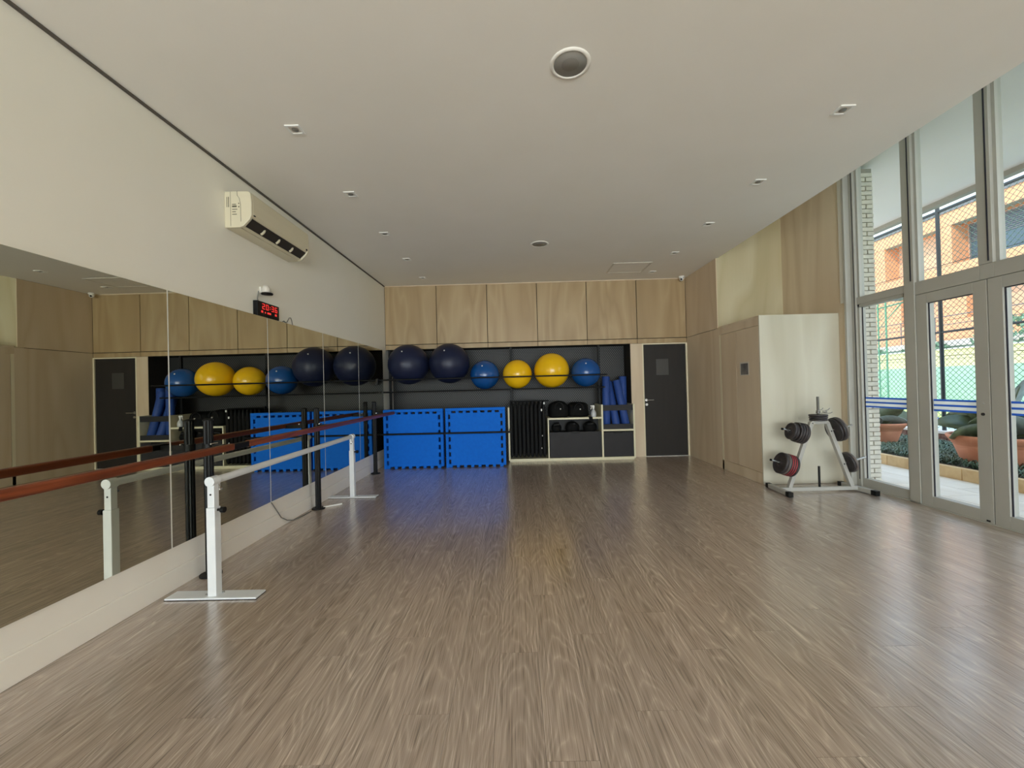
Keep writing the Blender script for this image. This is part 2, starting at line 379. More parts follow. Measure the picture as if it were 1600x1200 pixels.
# ------------------------------------------------------------------ mesh builder
class MB:
    def __init__(s): s.v = []; s.f = []; s.sm = []
    def add(s, vs, fs, smooth=False):
        n = len(s.v)
        s.v += [tuple(v) for v in vs]
        s.f += [[i + n for i in f] for f in fs]
        s.sm += [smooth] * len(fs)
        return s
    def box(s, x0, x1, y0, y1, z0, z1):
        v = [(x, y, z) for x in (x0, x1) for y in (y0, y1) for z in (z0, z1)]
        return s.add(v, [(0, 1, 3, 2), (4, 6, 7, 5), (0, 4, 5, 1), (2, 3, 7, 6), (0, 2, 6, 4), (1, 5, 7, 3)])
    def beam(s, p, q, w, h, up=(0, 0, 1)):
        p = Vector(p); q = Vector(q); d = (q - p).normalized(); up = Vector(up)
        if abs(d.dot(up)) > 0.98: up = Vector((0, 1, 0))
        a = d.cross(up).normalized() * w / 2; b = a.cross(d).normalized() * h / 2
        v = [c + sa * a + sb * b for c in (p, q) for sa in (-1, 1) for sb in (-1, 1)]
        return s.add(v, [(0, 1, 3, 2), (4, 6, 7, 5), (0, 4, 5, 1), (2, 3, 7, 6), (0, 2, 6, 4), (1, 5, 7, 3)])
    def cyl(s, p, q, r, seg=16, r2=None, cap=True, smooth=True):
        p = Vector(p); q = Vector(q); d = (q - p).normalized()
        a = d.orthogonal().normalized(); b = d.cross(a)
        r2 = r if r2 is None else r2
        v = []
        for c, rr in ((p, r), (q, r2)):
            v += [c + rr * (math.cos(2 * PI * k / seg) * a + math.sin(2 * PI * k / seg) * b) for k in range(seg)]
        s.add(v, [(k, (k + 1) % seg, seg + (k + 1) % seg, seg + k) for k in range(seg)], smooth)
        if cap:
            s.add(v[:seg], [tuple(range(seg))[::-1]]); s.add(v[seg:], [tuple(range(seg))])
        return s
    def tube(s, pts, r, seg=8):
        pts = [Vector(p) for p in pts]
        rings = []
        a = None
        for i, p in enumerate(pts):
            d = (pts[min(i + 1, len(pts) - 1)] - pts[max(i - 1, 0)]).normalized()
            if a is None: a = d.orthogonal().normalized()
            a = (a - d * a.dot(d)).normalized(); b = d.cross(a)
            rings.append([p + r * (math.cos(2 * PI * k / seg) * a + math.sin(2 * PI * k / seg) * b) for k in range(seg)])
        v = [x for g in rings for x in g]; f = []
        for i in range(len(pts) - 1):
            f += [(i * seg + k, i * seg + (k + 1) % seg, (i + 1) * seg + (k + 1) % seg, (i + 1) * seg + k) for k in range(seg)]
        s.add(v, f, True)
        s.add(rings[0], [tuple(range(seg))[::-1]]); s.add(rings[-1], [tuple(range(seg))])
        return s
    def lathe(s, prof, c=(0, 0, 0), axis=(0, 0, 1), seg=32, smooth=True):
        """prof: list of (radius, height) along axis"""
        c = Vector(c); d = Vector(axis).normalized(); a = d.orthogonal().normalized(); b = d.cross(a)
        v = []
        for r, h in prof:
            r = max(r, 1e-5)
            v += [c + d * h + r * (math.cos(2 * PI * k / seg) * a + math.sin(2 * PI * k / seg) * b) for k in range(seg)]
        f = []
        for i in range(len(prof) - 1):
            f += [(i * seg + k, i * seg + (k + 1) % seg, (i + 1) * seg + (k + 1) % seg, (i + 1) * seg + k) for k in range(seg)]
        return s.add(v, f, smooth)
    def sphere(s, c, r, seg=40, rings=24, squash=1.0):
        prof = [(r * math.sin(PI * i / rings), -r * squash * math.cos(PI * i / rings)) for i in range(rings + 1)]
        return s.lathe(prof, c, (0, 0, 1), seg)
    def prism(s, poly, o, ax, ay, d):
        """2d outline `poly` in plane (o; ax, ay), extruded by vector d"""
        o = Vector(o); ax = Vector(ax); ay = Vector(ay); d = Vector(d); n = len(poly)
        v = [o + ax * p[0] + ay * p[1] for p in poly]; v += [p + d for p in v]
        f = [(k, (k + 1) % n, n + (k + 1) % n, n + k) for k in range(n)] + [tuple(range(n))[::-1], tuple(range(n, 2 * n))]
        return s.add(v, f)
    def mesh(s, name, mt):
        xs = [v[0] for v in s.v]; ys = [v[1] for v in s.v]; zs = [v[2] for v in s.v]
        c = Vector(((min(xs) + max(xs)) / 2, (min(ys) + max(ys)) / 2, min(zs)))
        me = bpy.data.meshes.new(name)
        me.from_pydata([tuple(Vector(v) - c) for v in s.v], [], s.f)
        me.polygons.foreach_set('use_smooth', s.sm)
        me.materials.append(mt)
        bm = bmesh.new(); bm.from_mesh(me)
        bmesh.ops.recalc_face_normals(bm, faces=bm.faces)
        bm.to_mesh(me); bm.free()
        return me, c

WORLD = {}
def wloc(o): return WORLD.get(o.name, Vector((0, 0, 0))) if o else Vector((0, 0, 0))

def link(name, me, c, parent=None, bevel=0.0, seg=2):
    o = bpy.data.objects.new(name, me)
    COL.objects.link(o)
    if parent: o.parent = parent
    o.location = c - wloc(parent)
    WORLD[o.name] = Vector(c)
    if bevel:
        b = o.modifiers.new('bevel', 'BEVEL'); b.width = bevel; b.segments = seg; b.limit_method = 'ANGLE'
    return o

def part(name, mb, mt, parent, bevel=0.0, label=None, kind=None):
    me, c = mb.mesh(name, mt)
    o = link(name, me, c, parent, bevel)
    if label: o['label'] = label
    if kind: o['kind'] = kind
    return o

def tag(o, label, cat, group=None, kind=None):
    o['label'] = label; o['category'] = cat
    if group: o['group'] = group
    if kind: o['kind'] = kind
    return o

def thing(name, label, cat, loc=(0, 0, 0), group=None):
    o = bpy.data.objects.new(name, None); COL.objects.link(o)
    o.empty_display_size = 0.1
    o.location = loc; WORLD[o.name] = Vector(loc)
    return tag(o, label, cat, group)

def single(name, mb, mt, label, cat, group=None, bevel=0.0, kind=None):
    return tag(part(name, mb, mt, None, bevel), label, cat, group, kind)

def struct(name, mb, mt, label, bevel=0.0):
    o = part(name, mb, mt, None, bevel); o['kind'] = 'structure'; o['label'] = label; o['category'] = name.split('_')[0]
    return o

def struct_empty(name, label, loc):
    o = bpy.data.objects.new(name, None); COL.objects.link(o); o.empty_display_size = 0.1
    o.location = loc; WORLD[o.name] = Vector(loc)
    o['kind'] = 'structure'; o['label'] = label; o['category'] = name.split('_')[0]
    return o

def dup(root, loc, label, group=None):
    r = root.copy(); COL.objects.link(r); r.location = loc; WORLD[r.name] = Vector(loc)
    r['label'] = label
    if group: r['group'] = group
    for ch in list(root.children):
        c = ch.copy(); COL.objects.link(c); c.parent = r
        for g in list(ch.children):
            d = g.copy(); COL.objects.link(d); d.parent = c
    return r

ORD = ['first', 'second', 'third', 'fourth', 'fifth', 'sixth', 'seventh', 'eighth', 'ninth', 'tenth', 'eleventh', 'twelfth', 'thirteenth', 'fourteenth', 'fifteenth', 'sixteenth', 'seventeenth']

# ------------------------------------------------------------------ room dimensions
XW = -2.53      # plaster face of mirror wall
XM = -2.49      # mirror face
XK = -2.505     # kick board face
YB = 7.91       # back panelling face
YN = 8.36       # back of the niche
XR = 3.29       # right wall face
XC = 3.33       # edge of the low ceiling
XS = 4.36       # side wall beside glazing
XG = 4.42       # inner face of glazing
ZC = 3.42       # low ceiling
ZT = 4.25       # high slot ceiling
YC = 5.56       # front of storage cupboard
YQ = 6.70       # wall behind cupboard
YREAR = -8.0

# ------------------------------------------------------------------ floor
fl = struct('floor', MB().box(XW, 4.5, YREAR, YN, -0.12, -0.006), M_groove, 'wood look vinyl plank floor of the exercise room')
PW, PLN = 0.2, 1.22
rows_stuff = MB()
plank_cache = {}
x = XW + 0.005
i = 0
Y0, Y1 = 0.55, YN
while x < 4.44:
    x1 = min(x + PW, 4.44)
    y = Y0 - (0.0, 0.46, 0.82, 0.23, 0.67)[i % 5]
    while y < Y1:
        ya, yb = max(y, Y0), min(y + PLN, Y1)
        if yb - ya > 0.02:
            key = (round(x1 - x, 3), round(yb - ya, 3))
            g = 0.0006
            if key not in plank_cache:
                plank_cache[key] = MB().box(x + g, x1 - g, ya + g, yb - g, -0.006, 0.0).mesh('plank', M_floor)[0]
            o = link('plank', plank_cache[key], Vector(((x + x1) / 2, (ya + yb) / 2, -0.006)), fl)
        y += PLN
    y = YREAR
    while y < Y0 - 0.02:
        yb = min(y + PLN, Y0)
        rows_stuff.box(x + 0.0006, x1 - 0.0006, y + 0.0006, yb - 0.0006, -0.006, 0.0)
        y += PLN
    x += PW; i += 1
part('plank_field', rows_stuff, M_floor, fl, kind='stuff')

# ------------------------------------------------------------------ ceiling
ce = struct('ceiling', MB().box(XW - 0.1, XC, YREAR, YN + 0.1, ZC, ZC + 0.12), M_ceiling, 'plain plaster ceiling with a straight free edge towards the glazing')
part('bulkhead', MB().box(XC - 0.08, XC, YREAR, YQ, ZC + 0.12, ZT), M_ceiling, ce)
part('high_slab', MB().box(XC - 0.08, 4.55, YREAR, YQ + 0.1, ZT, ZT + 0.15), M_ceiling, ce)
struct('trim_1', MB().box(XW, XW + 0.02, YREAR, YB, ZC - 0.014, ZC - 0.001), M_shadowgap, 'dark shadow gap where the mirror wall meets the ceiling')
hat = MB()
for (a, b_, c, d) in ((1.66, 2.31, 6.82, 6.845), (1.66, 2.31, 7.395, 7.42), (1.66, 1.685, 6.845, 7.395), (2.285, 2.31, 6.845, 7.395)):
    hat.box(a, b_, c, d, ZC - 0.008, ZC)
hatch = thing('access_hatch', 'square flush access hatch in the ceiling near the dark door', 'hatch', (1.985, 7.12, ZC))
part('frame', hat, M_trimw, hatch)
part('panel', MB().box(1.69, 2.28, 6.85, 7.39, ZC - 0.005, ZC), M_ceiling, hatch)

# ------------------------------------------------------------------ left wall
struct('wall_left', MB().box(XW - 0.12, XW, YREAR, YN, 0, ZC), M_wall, 'white plaster wall behind the mirrors')
kb = struct('trim_2', MB().box(XW, XK - 0.006, YREAR, YB - 0.02, 0.15, 0.305), M_kick, 'white kick board under the mirrors', 0.003)
struct('baseboard_left', MB().box(XW, XK + 0.004, YREAR, YB - 0.02, 0.0, 0.15), M_kick, 'white baseboard under the kick board along the mirror wall', 0.004)
seams = [0.55, 1.728, 2.906, 4.084, 5.262, 6.44, 7.62]
mlab = ['large wall mirror cut off by the left edge of the picture', 'large wall mirror behind the near post of the white barre',
        'second large wall mirror, beneath the red digital clock', 'third large wall mirror, behind the far end of the white barre',
        'narrow looking wall mirror second from the far corner', 'last wall mirror, beside the blue mats in the far corner']
for k in range(1, 6):
    t = thing('wall_mirror', mlab[k] if k > 1 else mlab[0], 'mirror', (XM, (seams[k] + seams[k + 1]) / 2, 0.312), 'mirror panels on the left wall')
    part('backing', MB().box(XW + 0.002, XM - 0.005, seams[k] + 0.006, seams[k + 1] - 0.006, 0.312, 2.158), M_trimw, t)
    part('glass', MB().box(XM - 0.005, XM, seams[k] + 0.006, seams[k + 1] - 0.006, 0.312, 2.158), M_mirror, t)
    part('joint_strip', MB().box(XM - 0.008, XM - 0.001, seams[k] - 0.005, seams[k] + 0.005, 0.312, 2.158), M_plasticw, t)

# ------------------------------------------------------------------ rear wall (behind the camera)
struct('wall_rear', MB().box(XW - 0.12, 4.6, YREAR - 0.12, YREAR, 0, ZT), M_ply, 'unseen rear wall behind the viewer, made dark wood to cut bounced light')  # out of view; dark wood made up to lower light bounced forward

# ------------------------------------------------------------------ back wall: panels, niche, door
wb = struct('wall_back', MB().box(XW, XR + 0.1, YB + 0.02, YB + 0.12, 2.185, ZC), M_dark, 'plywood clad back wall over the storage niche')
xs = [XW + 0.004, -1.519, -0.537, 0.429, 1.385, 2.345, XR]
for k in range(6):
    part('panel', MB().box(xs[k] + 0.006, xs[k + 1] - 0.006, YB, YB + 0.02, 2.278, ZC - 0.02), M_ply, wb, 0.002)
    part('lower_strip', MB().box(xs[k] + 0.004, xs[k + 1] - 0.004, YB, YB + 0.02, 2.18, 2.266), M_ply, wb, 0.002)
part('cover_strip', MB().box(XW, XR, YB, YB + 0.03, ZC - 0.017, ZC), M_ply2, wb)
part('jamb_panel', MB().box(2.205, 2.43, YB, YB + 0.1, 0, 2.176), M_ply2, wb)
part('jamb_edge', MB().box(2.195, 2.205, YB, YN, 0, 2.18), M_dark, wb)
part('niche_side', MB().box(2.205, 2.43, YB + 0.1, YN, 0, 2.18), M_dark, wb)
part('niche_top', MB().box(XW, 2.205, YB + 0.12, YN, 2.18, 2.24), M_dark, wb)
part('niche_back', MB().box(XW, 2.43, YN, YN + 0.1, 0, ZC), M_perf, wb)
part('door_side_panel', MB().box(2.43, XR + 0.1, YN, YN + 0.1, 0, ZC), M_dark, wb)

d1 = struct_empty('door_1', 'tall dark laminate door in the back right corner', (2.86, YB, 0))
part('leaf', MB().box(2.455, 3.262, YB + 0.015, YB + 0.055, 0.012, 2.15), M_door, d1, 0.002)
part('frame', MB().box(2.43, 2.452, YB - 0.005, YB + 0.1, 0, 2.176).box(3.265, XR, YB - 0.005, YB + 0.1, 0, 2.176).box(2.452, 3.265, YB - 0.005, YB + 0.1, 2.153, 2.176), M_edge, d1)
part('light_sliver', MB().box(2.46, 3.262, YB - 0.01, YB + 0.06, 0.0, 0.01), M_whitefilm, d1)  # white strip painted in for the light shining under the door
h = part('handle', MB().cyl((2.49, YB + 0.015, 1.085), (2.49, YB - 0.045, 1.085), 0.011).cyl((2.49, YB - 0.04, 1.085), (2.615, YB - 0.04, 1.085), 0.009), M_steel, d1, label='slim steel lever handle')
part('lock_rose', MB().cyl((2.49, YB + 0.015, 1.0), (2.49, YB - 0.004, 1.0), 0.025, 20).cyl((2.49, YB + 0.015, 1.085), (2.49, YB + 0.004, 1.085), 0.025, 20), M_steel, d1)
single('door_notice', MB().box(2.695, 2.93, YB + 0.008, YB + 0.0145, 1.56, 1.87), M_sign, 'dark grey blank notice stuck on the dark door', 'notice')

# ------------------------------------------------------------------ right wall, cupboard alcove
wr = struct('wall_right', MB().box(XR + 0.012, XR + 0.1, YQ + 0.1, YN, 0, ZC), M_dark, 'beige veneer wall between the dark door and the cupboard')
part('upper_panel', MB().box(XR, XR + 0.012, YQ, YB, 2.272, ZC - 0.004), M_ply2, wr, 0.001)
part('lower_panel', MB().box(XR, XR + 0.012, 6.6565, YB, 0.0, 2.264), M_ply2, wr, 0.001)
struct('wall_alcove', MB().box(XR + 0.0125, XS + 0.3, YQ + 0.001, YQ + 0.1, 0, ZT), M_ply4, 'pale birch panel facing the viewer above the cupboard')
struct('wall_side', MB().box(XS, XS + 0.24, 5.43, YQ, 0, ZT), M_ply2, 'beige side wall panel next to the glazing')
struct('trim_3', MB().box(XS - 0.02, XS, 5.44, 5.50, 2.40, ZT), M_trimw, 'pale vertical strip at the end of the side wall beside the window')

cb = thing('storage_cupboard', 'tall built in beige cupboard with two plain doors and a pale birch end panel', 'cupboard', (3.8, 6.1, 0))
part('carcass', MB().box(XR + 0.02, XS - 0.002, YC + 0.02, 6.655, 0.0, 2.26), M_ply2, cb)
part('end_panel', MB().box(XR, XS - 0.002, YC, YC + 0.02, 0.004, 2.285), M_ply3, cb, 0.001, label='pale birch end panel facing the room')
part('top_panel', MB().box(XR, XS - 0.002, YC + 0.02, 6.655, 2.26, 2.285), M_ply2, cb)
part('header_panel', MB().box(XR, XR + 0.02, YC + 0.02, 6.655, 2.155, 2.26), M_ply2, cb, 0.001)
part('plinth', MB().box(XR, XR + 0.02, YC + 0.02, 6.655, 0.0, 0.15), M_ply2, cb, 0.001)
part('door', MB().box(XR, XR + 0.019, YC + 0.025, 6.16, 0.156, 2.149), M_ply2, cb, 0.001)
part('door', MB().box(XR, XR + 0.019, 6.168, 6.60, 0.156, 2.149), M_ply2, cb, 0.001)
part('edge_post', MB().box(XR, XR + 0.02, 6.607, 6.655, 0.0, 2.155), M_edge, cb, label='pale edging strip at the hinge side')
ph = thing('photo_print', 'small dark photograph print taped on the cupboard door', 'picture', (XR - 0.001, 5.94, 1.49))
part('sheet', MB().box(XR - 0.004, XR - 0.001, 5.83, 6.06, 1.485, 1.675), M_paper, ph)
part('image_area', MB().box(XR - 0.0055, XR - 0.004, 5.845, 6.03, 1.495, 1.655), M_photo, ph)

# ------------------------------------------------------------------ glazing
GX0, GX1 = XG, XG + 0.08
gw = struct_empty('window_1', 'white aluminium glazed wall frame beside the terrace', (XG, 3.0, 0))
mull = [5.31, 4.555, 3.805, 3.055, 2.3]
part('mullion', MB().box(GX0 - 0.02, GX1 + 0.02, 5.33, 5.43, 0, ZT).box(XS - 0.03, GX0 - 0.02, 5.395, 5.43, 0, ZT), M_alu, gw, 0.003)
for k, y in enumerate(mull[1:]):
    part('mullion', MB().box(GX0 - 0.02, GX1 + 0.02, y, y + 0.12, 2.335 if k in (1, ) else 0.0, ZT) if k != 1 else MB().box(GX0 - 0.02, GX1 + 0.02, y, y + 0.12, 2.44, ZT), M_alu, gw, 0.003)
part('mullion_gasket', MB().box(GX0 - 0.022, GX0 - 0.018, 5.345, 5.355, 0.1, ZT), M_gasket, gw)
for y in mull[1:3]:
    part('mullion_gasket', MB().box(GX0 - 0.024, GX0 - 0.02, y + 0.028, y + 0.04, 2.46, ZT), M_gasket, gw)
ys = [5.33] + mull[1:]
for k in range(len(ys) - 1):
    part('transom', MB().box(GX0 - 0.01, GX1 + 0.01, ys[k + 1] + 0.12, ys[k], 2.35 if k == 0 else 2.30, 2.44), M_alu, gw, 0.003)
part('transom', MB().box(GX0 - 0.01, GX1 + 0.01, 3.805, 3.925, 2.30, 2.44), M_alu, gw, 0.003)
def pane(name, parent, y0, y1, z0, z1, x=XG + 0.04):
    return part(name, MB().box(x - 0.003, x + 0.003, y0, y1, z0, z1), M_glass, parent)
def stripes(parent, y0, y1, x=XG + 0.033):
    zz = 1.03
    for k, (hh, mm) in enumerate(((0.02, M_bluefilm), (0.034, M_whitefilm), (0.02, M_bluefilm), (0.034, M_whitefilm), (0.02, M_bluefilm))):
        part('blue_stripe' if mm is M_bluefilm else 'white_stripe', MB().box(x - 0.002, x, y0, y1, zz, zz + hh), mm, parent); zz += hh
for k in range(len(ys) - 1):   # upper lights
    w2 = struct_empty('window_%d' % (k + 2), 'upper glass light of the glazed wall, number %s from the far end' % ORD[k], (XG, (ys[k] + ys[k + 1]) / 2, 2.44))
    pane('pane', w2, ys[k + 1] + 0.11, ys[k] + 0.01, 2.43, ZT)
    part('glazing_bead', MB().box(GX0 + 0.01, GX1 - 0.01, ys[k] - 0.03, ys[k], 2.44, ZT).box(GX0 + 0.01, GX1 - 0.01, ys[k + 1] + 0.12, ys[k + 1] + 0.14, 2.44, ZT), M_alu, w2)
# lower lights: fixed pane, two door leaves, then fixed panes out of the picture
def fixed(nm, y0, y1, label):
    o = struct_empty(nm, label, (XG, (y0 + y1) / 2, 0))
    f = MB().box(GX0, GX1, y0, y1, 0.0, 0.12).box(GX0, GX1, y0, y0 + 0.03, 0.12, 2.35).box(GX0, GX1, y1 - 0.03, y1, 0.12, 2.35).box(GX0, GX1, y0, y1, 2.31, 2.35)
    part('frame', f, M_alu, o, 0.002)
    part('gasket', MB().box(GX0 + 0.03, GX0 + 0.034, y1 - 0.045, y1 - 0.03, 0.12, 2.31), M_gasket, o)
    pane('pane', o, y0 + 0.02, y1 - 0.02, 0.11, 2.32)
    stripes(o, y0 + 0.03, y1 - 0.03)
    return o
fixed('window_6', 4.675, 5.33, 'fixed lower glass pane beside the plate rack')
def leaf(nm, y0, y1, label, lock):
    o = struct_empty(nm, label, (XG, (y0 + y1) / 2, 0))
    a, b_ = y0 + 0.118, y1 - 0.118
    f = MB().box(GX0 - 0.012, GX1 - 0.01, y0, a, 0.012, 2.295).box(GX0 - 0.012, GX1 - 0.01, b_, y1, 0.012, 2.295)
    f.box(GX0 - 0.012, GX1 - 0.01, a, b_, 0.012, 0.12).box(GX0 - 0.012, GX1 - 0.01, a, b_, 2.19, 2.295)
    part('leaf_frame', f, M_alu, o, 0.003)
    g = MB().box(GX0 + 0.005, GX0 + 0.012, b_ - 0.012, b_, 0.12, 2.19).box(GX0 + 0.005, GX0 + 0.012, a, b_, 2.182, 2.19)
    part('gasket', g, M_gasket, o)
    pane('pane', o, a - 0.01, b_ + 0.01, 0.11, 2.2)
    stripes(o, a, b_)
    if lock:
        part('lock_cylinder', MB().cyl((GX0 - 0.02, y0 + 0.06, 1.03), (GX0 - 0.012, y0 + 0.06, 1.03), 0.014, 16), M_char, o)
        part('lock_stud', MB().cyl((GX0 - 0.018, y0 + 0.06, 1.13), (GX0 - 0.012, y0 + 0.06, 1.13), 0.011, 16), M_grey, o)
        part('floor_bolt', MB().box(GX0 - 0.016, GX0 - 0.012, y0 + 0.03, y0 + 0.06, 0.02, 0.035), M_black, o)
    return o
leaf('door_2', 3.87, 4.55, 'white framed glass door leaf next to the fixed pane', True)
leaf('door_3', 3.18, 3.862, 'white framed glass door leaf cut by the right edge of the picture', False)
for k in range(3, len(mull) - 1):
    fixed('window_%d' % (4 + k), mull[k + 1] + 0.12, mull[k], 'fixed lower glass pane near the viewer, number %s' % ORD[k - 3])
struct('trim_4', MB().box(GX0 - 0.02, GX1 + 0.03, 2.3, 5.43, -0.006, 0.012), M_alu, 'low aluminium sill under the glazed wall')
struct('wall_near_blocker', MB().box(GX0, 4.62, YREAR - 0.1, 2.3, 0, ZT), M_ply, 'unseen wood toned wall added beside and behind the viewer to block daylight')  # unseen wall added to keep daylight off the near ceiling, dark against bounce

# ------------------------------------------------------------------ ceiling fittings
def lathe_disc(c, prof, mt, name, parent, seg=40): return part(name, MB().lathe(prof, c, (0, 0, 1), seg), mt, parent)
def speaker(x, y, label):
    t = thing('ceiling_speaker', label, 'speaker', (x, y, ZC), 'round ceiling speakers')
    lathe_disc((x, y, ZC), [(0.128, 0.0), (0.126, -0.006), (0.112, -0.010), (0.104, -0.006), (0.103, 0.0)], M_ceiling, 'rim', t)
    lathe_disc((x, y, ZC), [(0.104, -0.001), (0.103, -0.006), (0.0, -0.009)], M_speaker, 'grille', t)
speaker(0.387, 2.56, 'large looking round speaker in the ceiling nearest the viewer')
speaker(0.375, 5.80, 'round speaker in the ceiling farther back over the room centre')
dl = None
rows = [(-1.65, [3.11, 4.163, 5.25, 6.31, 7.385], 'left row along the mirror wall'), (2.5, [3.09, 4.172, 5.25, 6.376, 7.42], 'right row towards the glazing')]
pos_w = ['nearest', 'second nearest', 'middle', 'fourth nearest', 'farthest']
def make_dl(x, y, label):
    t = thing('downlight', label, 'downlight', (x, y, ZC), 'recessed ceiling downlights')
    f = MB()
    for (a, b_, c, d) in ((-.055, .055, -.055, -.038), (-.055, .055, .038, .055), (-.055, -.038, -.038, .038), (.038, .055, -.038, .038)):
        f.box(x + a, x + b_, y + c, y + d, ZC - 0.008, ZC)
    part('bezel', f, M_plasticw, t)
    part('reflector', MB().box(x - .038, x + .038, y - .038, y + .038, ZC - 0.003, ZC), M_trimw, t)
    part('lamp', MB().lathe([(0.026, -0.004), (0.024, -0.007), (0, -0.007)], (x, y, ZC), (0, 0, 1), 20), M_lamp, t)
    return t
for (x, yl, rl) in rows:
    for k, y in enumerate(yl):
        lab = 'square ceiling downlight, %s in the %s' % (pos_w[k], rl)
        if dl is None: dl = make_dl(x, y, lab)
        else: dup(dl, (x, y, ZC), lab)
sc_ = thing('dome_camera', 'tiny white dome camera in the back right ceiling corner', 'camera', (3.18, 7.8, ZC))
part('base', MB().cyl((3.18, 7.8, ZC), (3.18, 7.8, ZC - 0.03), 0.05, 24), M_plasticw, sc_)
part('eyeball', MB().sphere((3.18, 7.8, ZC - 0.05), 0.038, 20, 12), M_plasticw, sc_)
part('lens', MB().sphere((3.165, 7.772, ZC - 0.06), 0.018, 14, 8), M_black, sc_)

# ------------------------------------------------------------------ air conditioner
ax0, ax1, az0, az1 = 3.56, 4.56, 2.865, 3.185
ac = thing('air_conditioner', 'aged white split air conditioner mounted high on the mirror wall', 'air conditioner', (XW + 0.1, 4.06, az0))
prof = [(0, 0), (0.13, 0.0), (0.165, 0.012), (0.222, 0.07), (0.238, 0.105), (0.24, 0.22), (0.232, 0.30), (0.215, 0.318), (0, 0.32)]
body = [(0, 0.0), (0.125, 0.0), (0.125, 0.03), (0.19, 0.085), (0.225, 0.095), (0.24, 0.12), (0.24, 0.22), (0.232, 0.30), (0.215, 0.318), (0, 0.32)]
part('housing', MB().prism(body, (XW, ax0 + 0.03, az0), (1, 0, 0), (0, 0, 1), (0, ax1 - ax0 - 0.06, 0)), M_ac, ac, 0.004)
part('end_cap', MB().prism(prof, (XW, ax0, az0), (1, 0, 0), (0, 0, 1), (0, 0.03, 0)), M_ac, ac, 0.006)
part('end_cap', MB().prism(prof, (XW, ax1 - 0.03, az0), (1, 0, 0), (0, 0, 1), (0, 0.03, 0)), M_ac, ac, 0.006)
part('outlet', MB().prism([(0.127, 0.028), (0.19, 0.083), (0.215, 0.09), (0.205, 0.075), (0.15, 0.025)], (XW, ax0 + 0.03, az0), (1, 0, 0), (0, 0, 1), (0, ax1 - ax0 - 0.06, 0)), M_acdark, ac)
part('louver', MB().prism([(0.135, 0.004), (0.16, 0.016), (0.157, 0.022), (0.133, 0.010)], (XW, ax0 + 0.03, az0), (1, 0, 0), (0, 0, 1), (0, ax1 - ax0 - 0.06, 0)), M_ac, ac)
for k in range(3):
    y = ax0 + 0.25 + 0.24 * k
    part('air_vane', MB().tube([(XW + 0.16 + 0.035 * math.cos(a), y + 0.03 * math.sin(a), az0 + 0.05 + 0.04 * math.sin(a)) for a in [PI * 0.1 * q for q in range(-3, 13)]], 0.011, 8), M_ac, ac)
stk = MB()
for k in range(5):
    zz = az0 + 0.20 - 0.022 * k
    stk.box(XW + 0.07, XW + 0.07 + (0.035, 0.04, 0.045, 0.032, 0.04)[k], ax0 - 0.0015, ax0, zz, zz + (0.006 if k != 1 else 0.014))
stk.box(XW + 0.125, XW + 0.133, ax0 - 0.0015, ax0, az0 + 0.205, az0 + 0.215).box(XW + 0.125, XW + 0.133, ax0 - 0.0015, ax0, az0 + 0.175, az0 + 0.187)
stk.box(XW + 0.022, XW + 0.026, ax0 - 0.0015, ax0, az0 + 0.18, az0 + 0.27).box(XW + 0.036, XW + 0.042, ax0 - 0.0015, ax0, az0 + 0.18, az0 + 0.27)
part('rating_label', stk, M_ink, ac)
part('cover_seam', MB().tube([(XW + 0.115, ax0 - 0.001, az0 + 0.32), (XW + 0.117, ax0 - 0.001, az0 + 0.28), (XW + 0.135, ax0 - 0.001, az0 + 0.255), (XW + 0.145, ax0 - 0.001, az0 + 0.2), (XW + 0.145, ax0 - 0.001, az0 + 0.05)], 0.0015, 6).tube([(XW + 0.056, ax0 - 0.001, az0 + 0.315), (XW + 0.056, ax0 - 0.001, az0 + 0.01)], 0.0012, 6), M_ink, ac)
part('receiver', MB().box(XW + 0.236, XW + 0.243, ax1 - 0.065, ax1 - 0.045, az0 + 0.105, az0 + 0.122), M_black, ac)
part('receiver', MB().box(XW + 0.236, XW + 0.243, ax0 + 0.035, ax0 + 0.055, az0 + 0.108, az0 + 0.116), M_black, ac)

# ------------------------------------------------------------------ wall device, clock, cable
cd = thing('wall_sensor', 'small white bell shaped sensor with a black rim above the digital clock', 'sensor', (XW + 0.06, 4.05, 2.40))
part('bell', MB().lathe([(0.0, 0.075), (0.022, 0.073), (0.034, 0.055), (0.042, 0.0), (0, 0)], (XW + 0.055, 4.05, 2.40), (0, 0, 1), 24), M_trimw, cd)
part('rim', MB().lathe([(0.0, -0.018), (0.05, -0.016), (0.055, -0.007), (0.05, 0.0), (0, 0.0)], (XW + 0.062, 4.055, 2.40), (0, 0, 1), 24), M_black, cd)
part('bracket', MB().box(XW, XW + 0.02, 4.03, 4.07, 2.40, 2.46), M_trimw, cd)
part('cable', MB().tube([(XW + 0.012, 4.0, 2.41), (XW + 0.008, 3.99, 2.36), (XW + 0.008, 3.985, 2.33), (XW + 0.012, 4.0, 2.30)], 0.004, 6), M_wire, cd)
cz0, cz1, cy0, cy1 = 2.16, 2.305, 3.925, 4.285
ck = thing('digital_clock', 'black digital wall clock with red glowing figures resting on the mirror top', 'clock', (XW + 0.02, 4.1, cz0))
part('case', MB().box(XW, XW + 0.045, cy0, cy1, cz0, cz1), M_black, ck, 0.003)
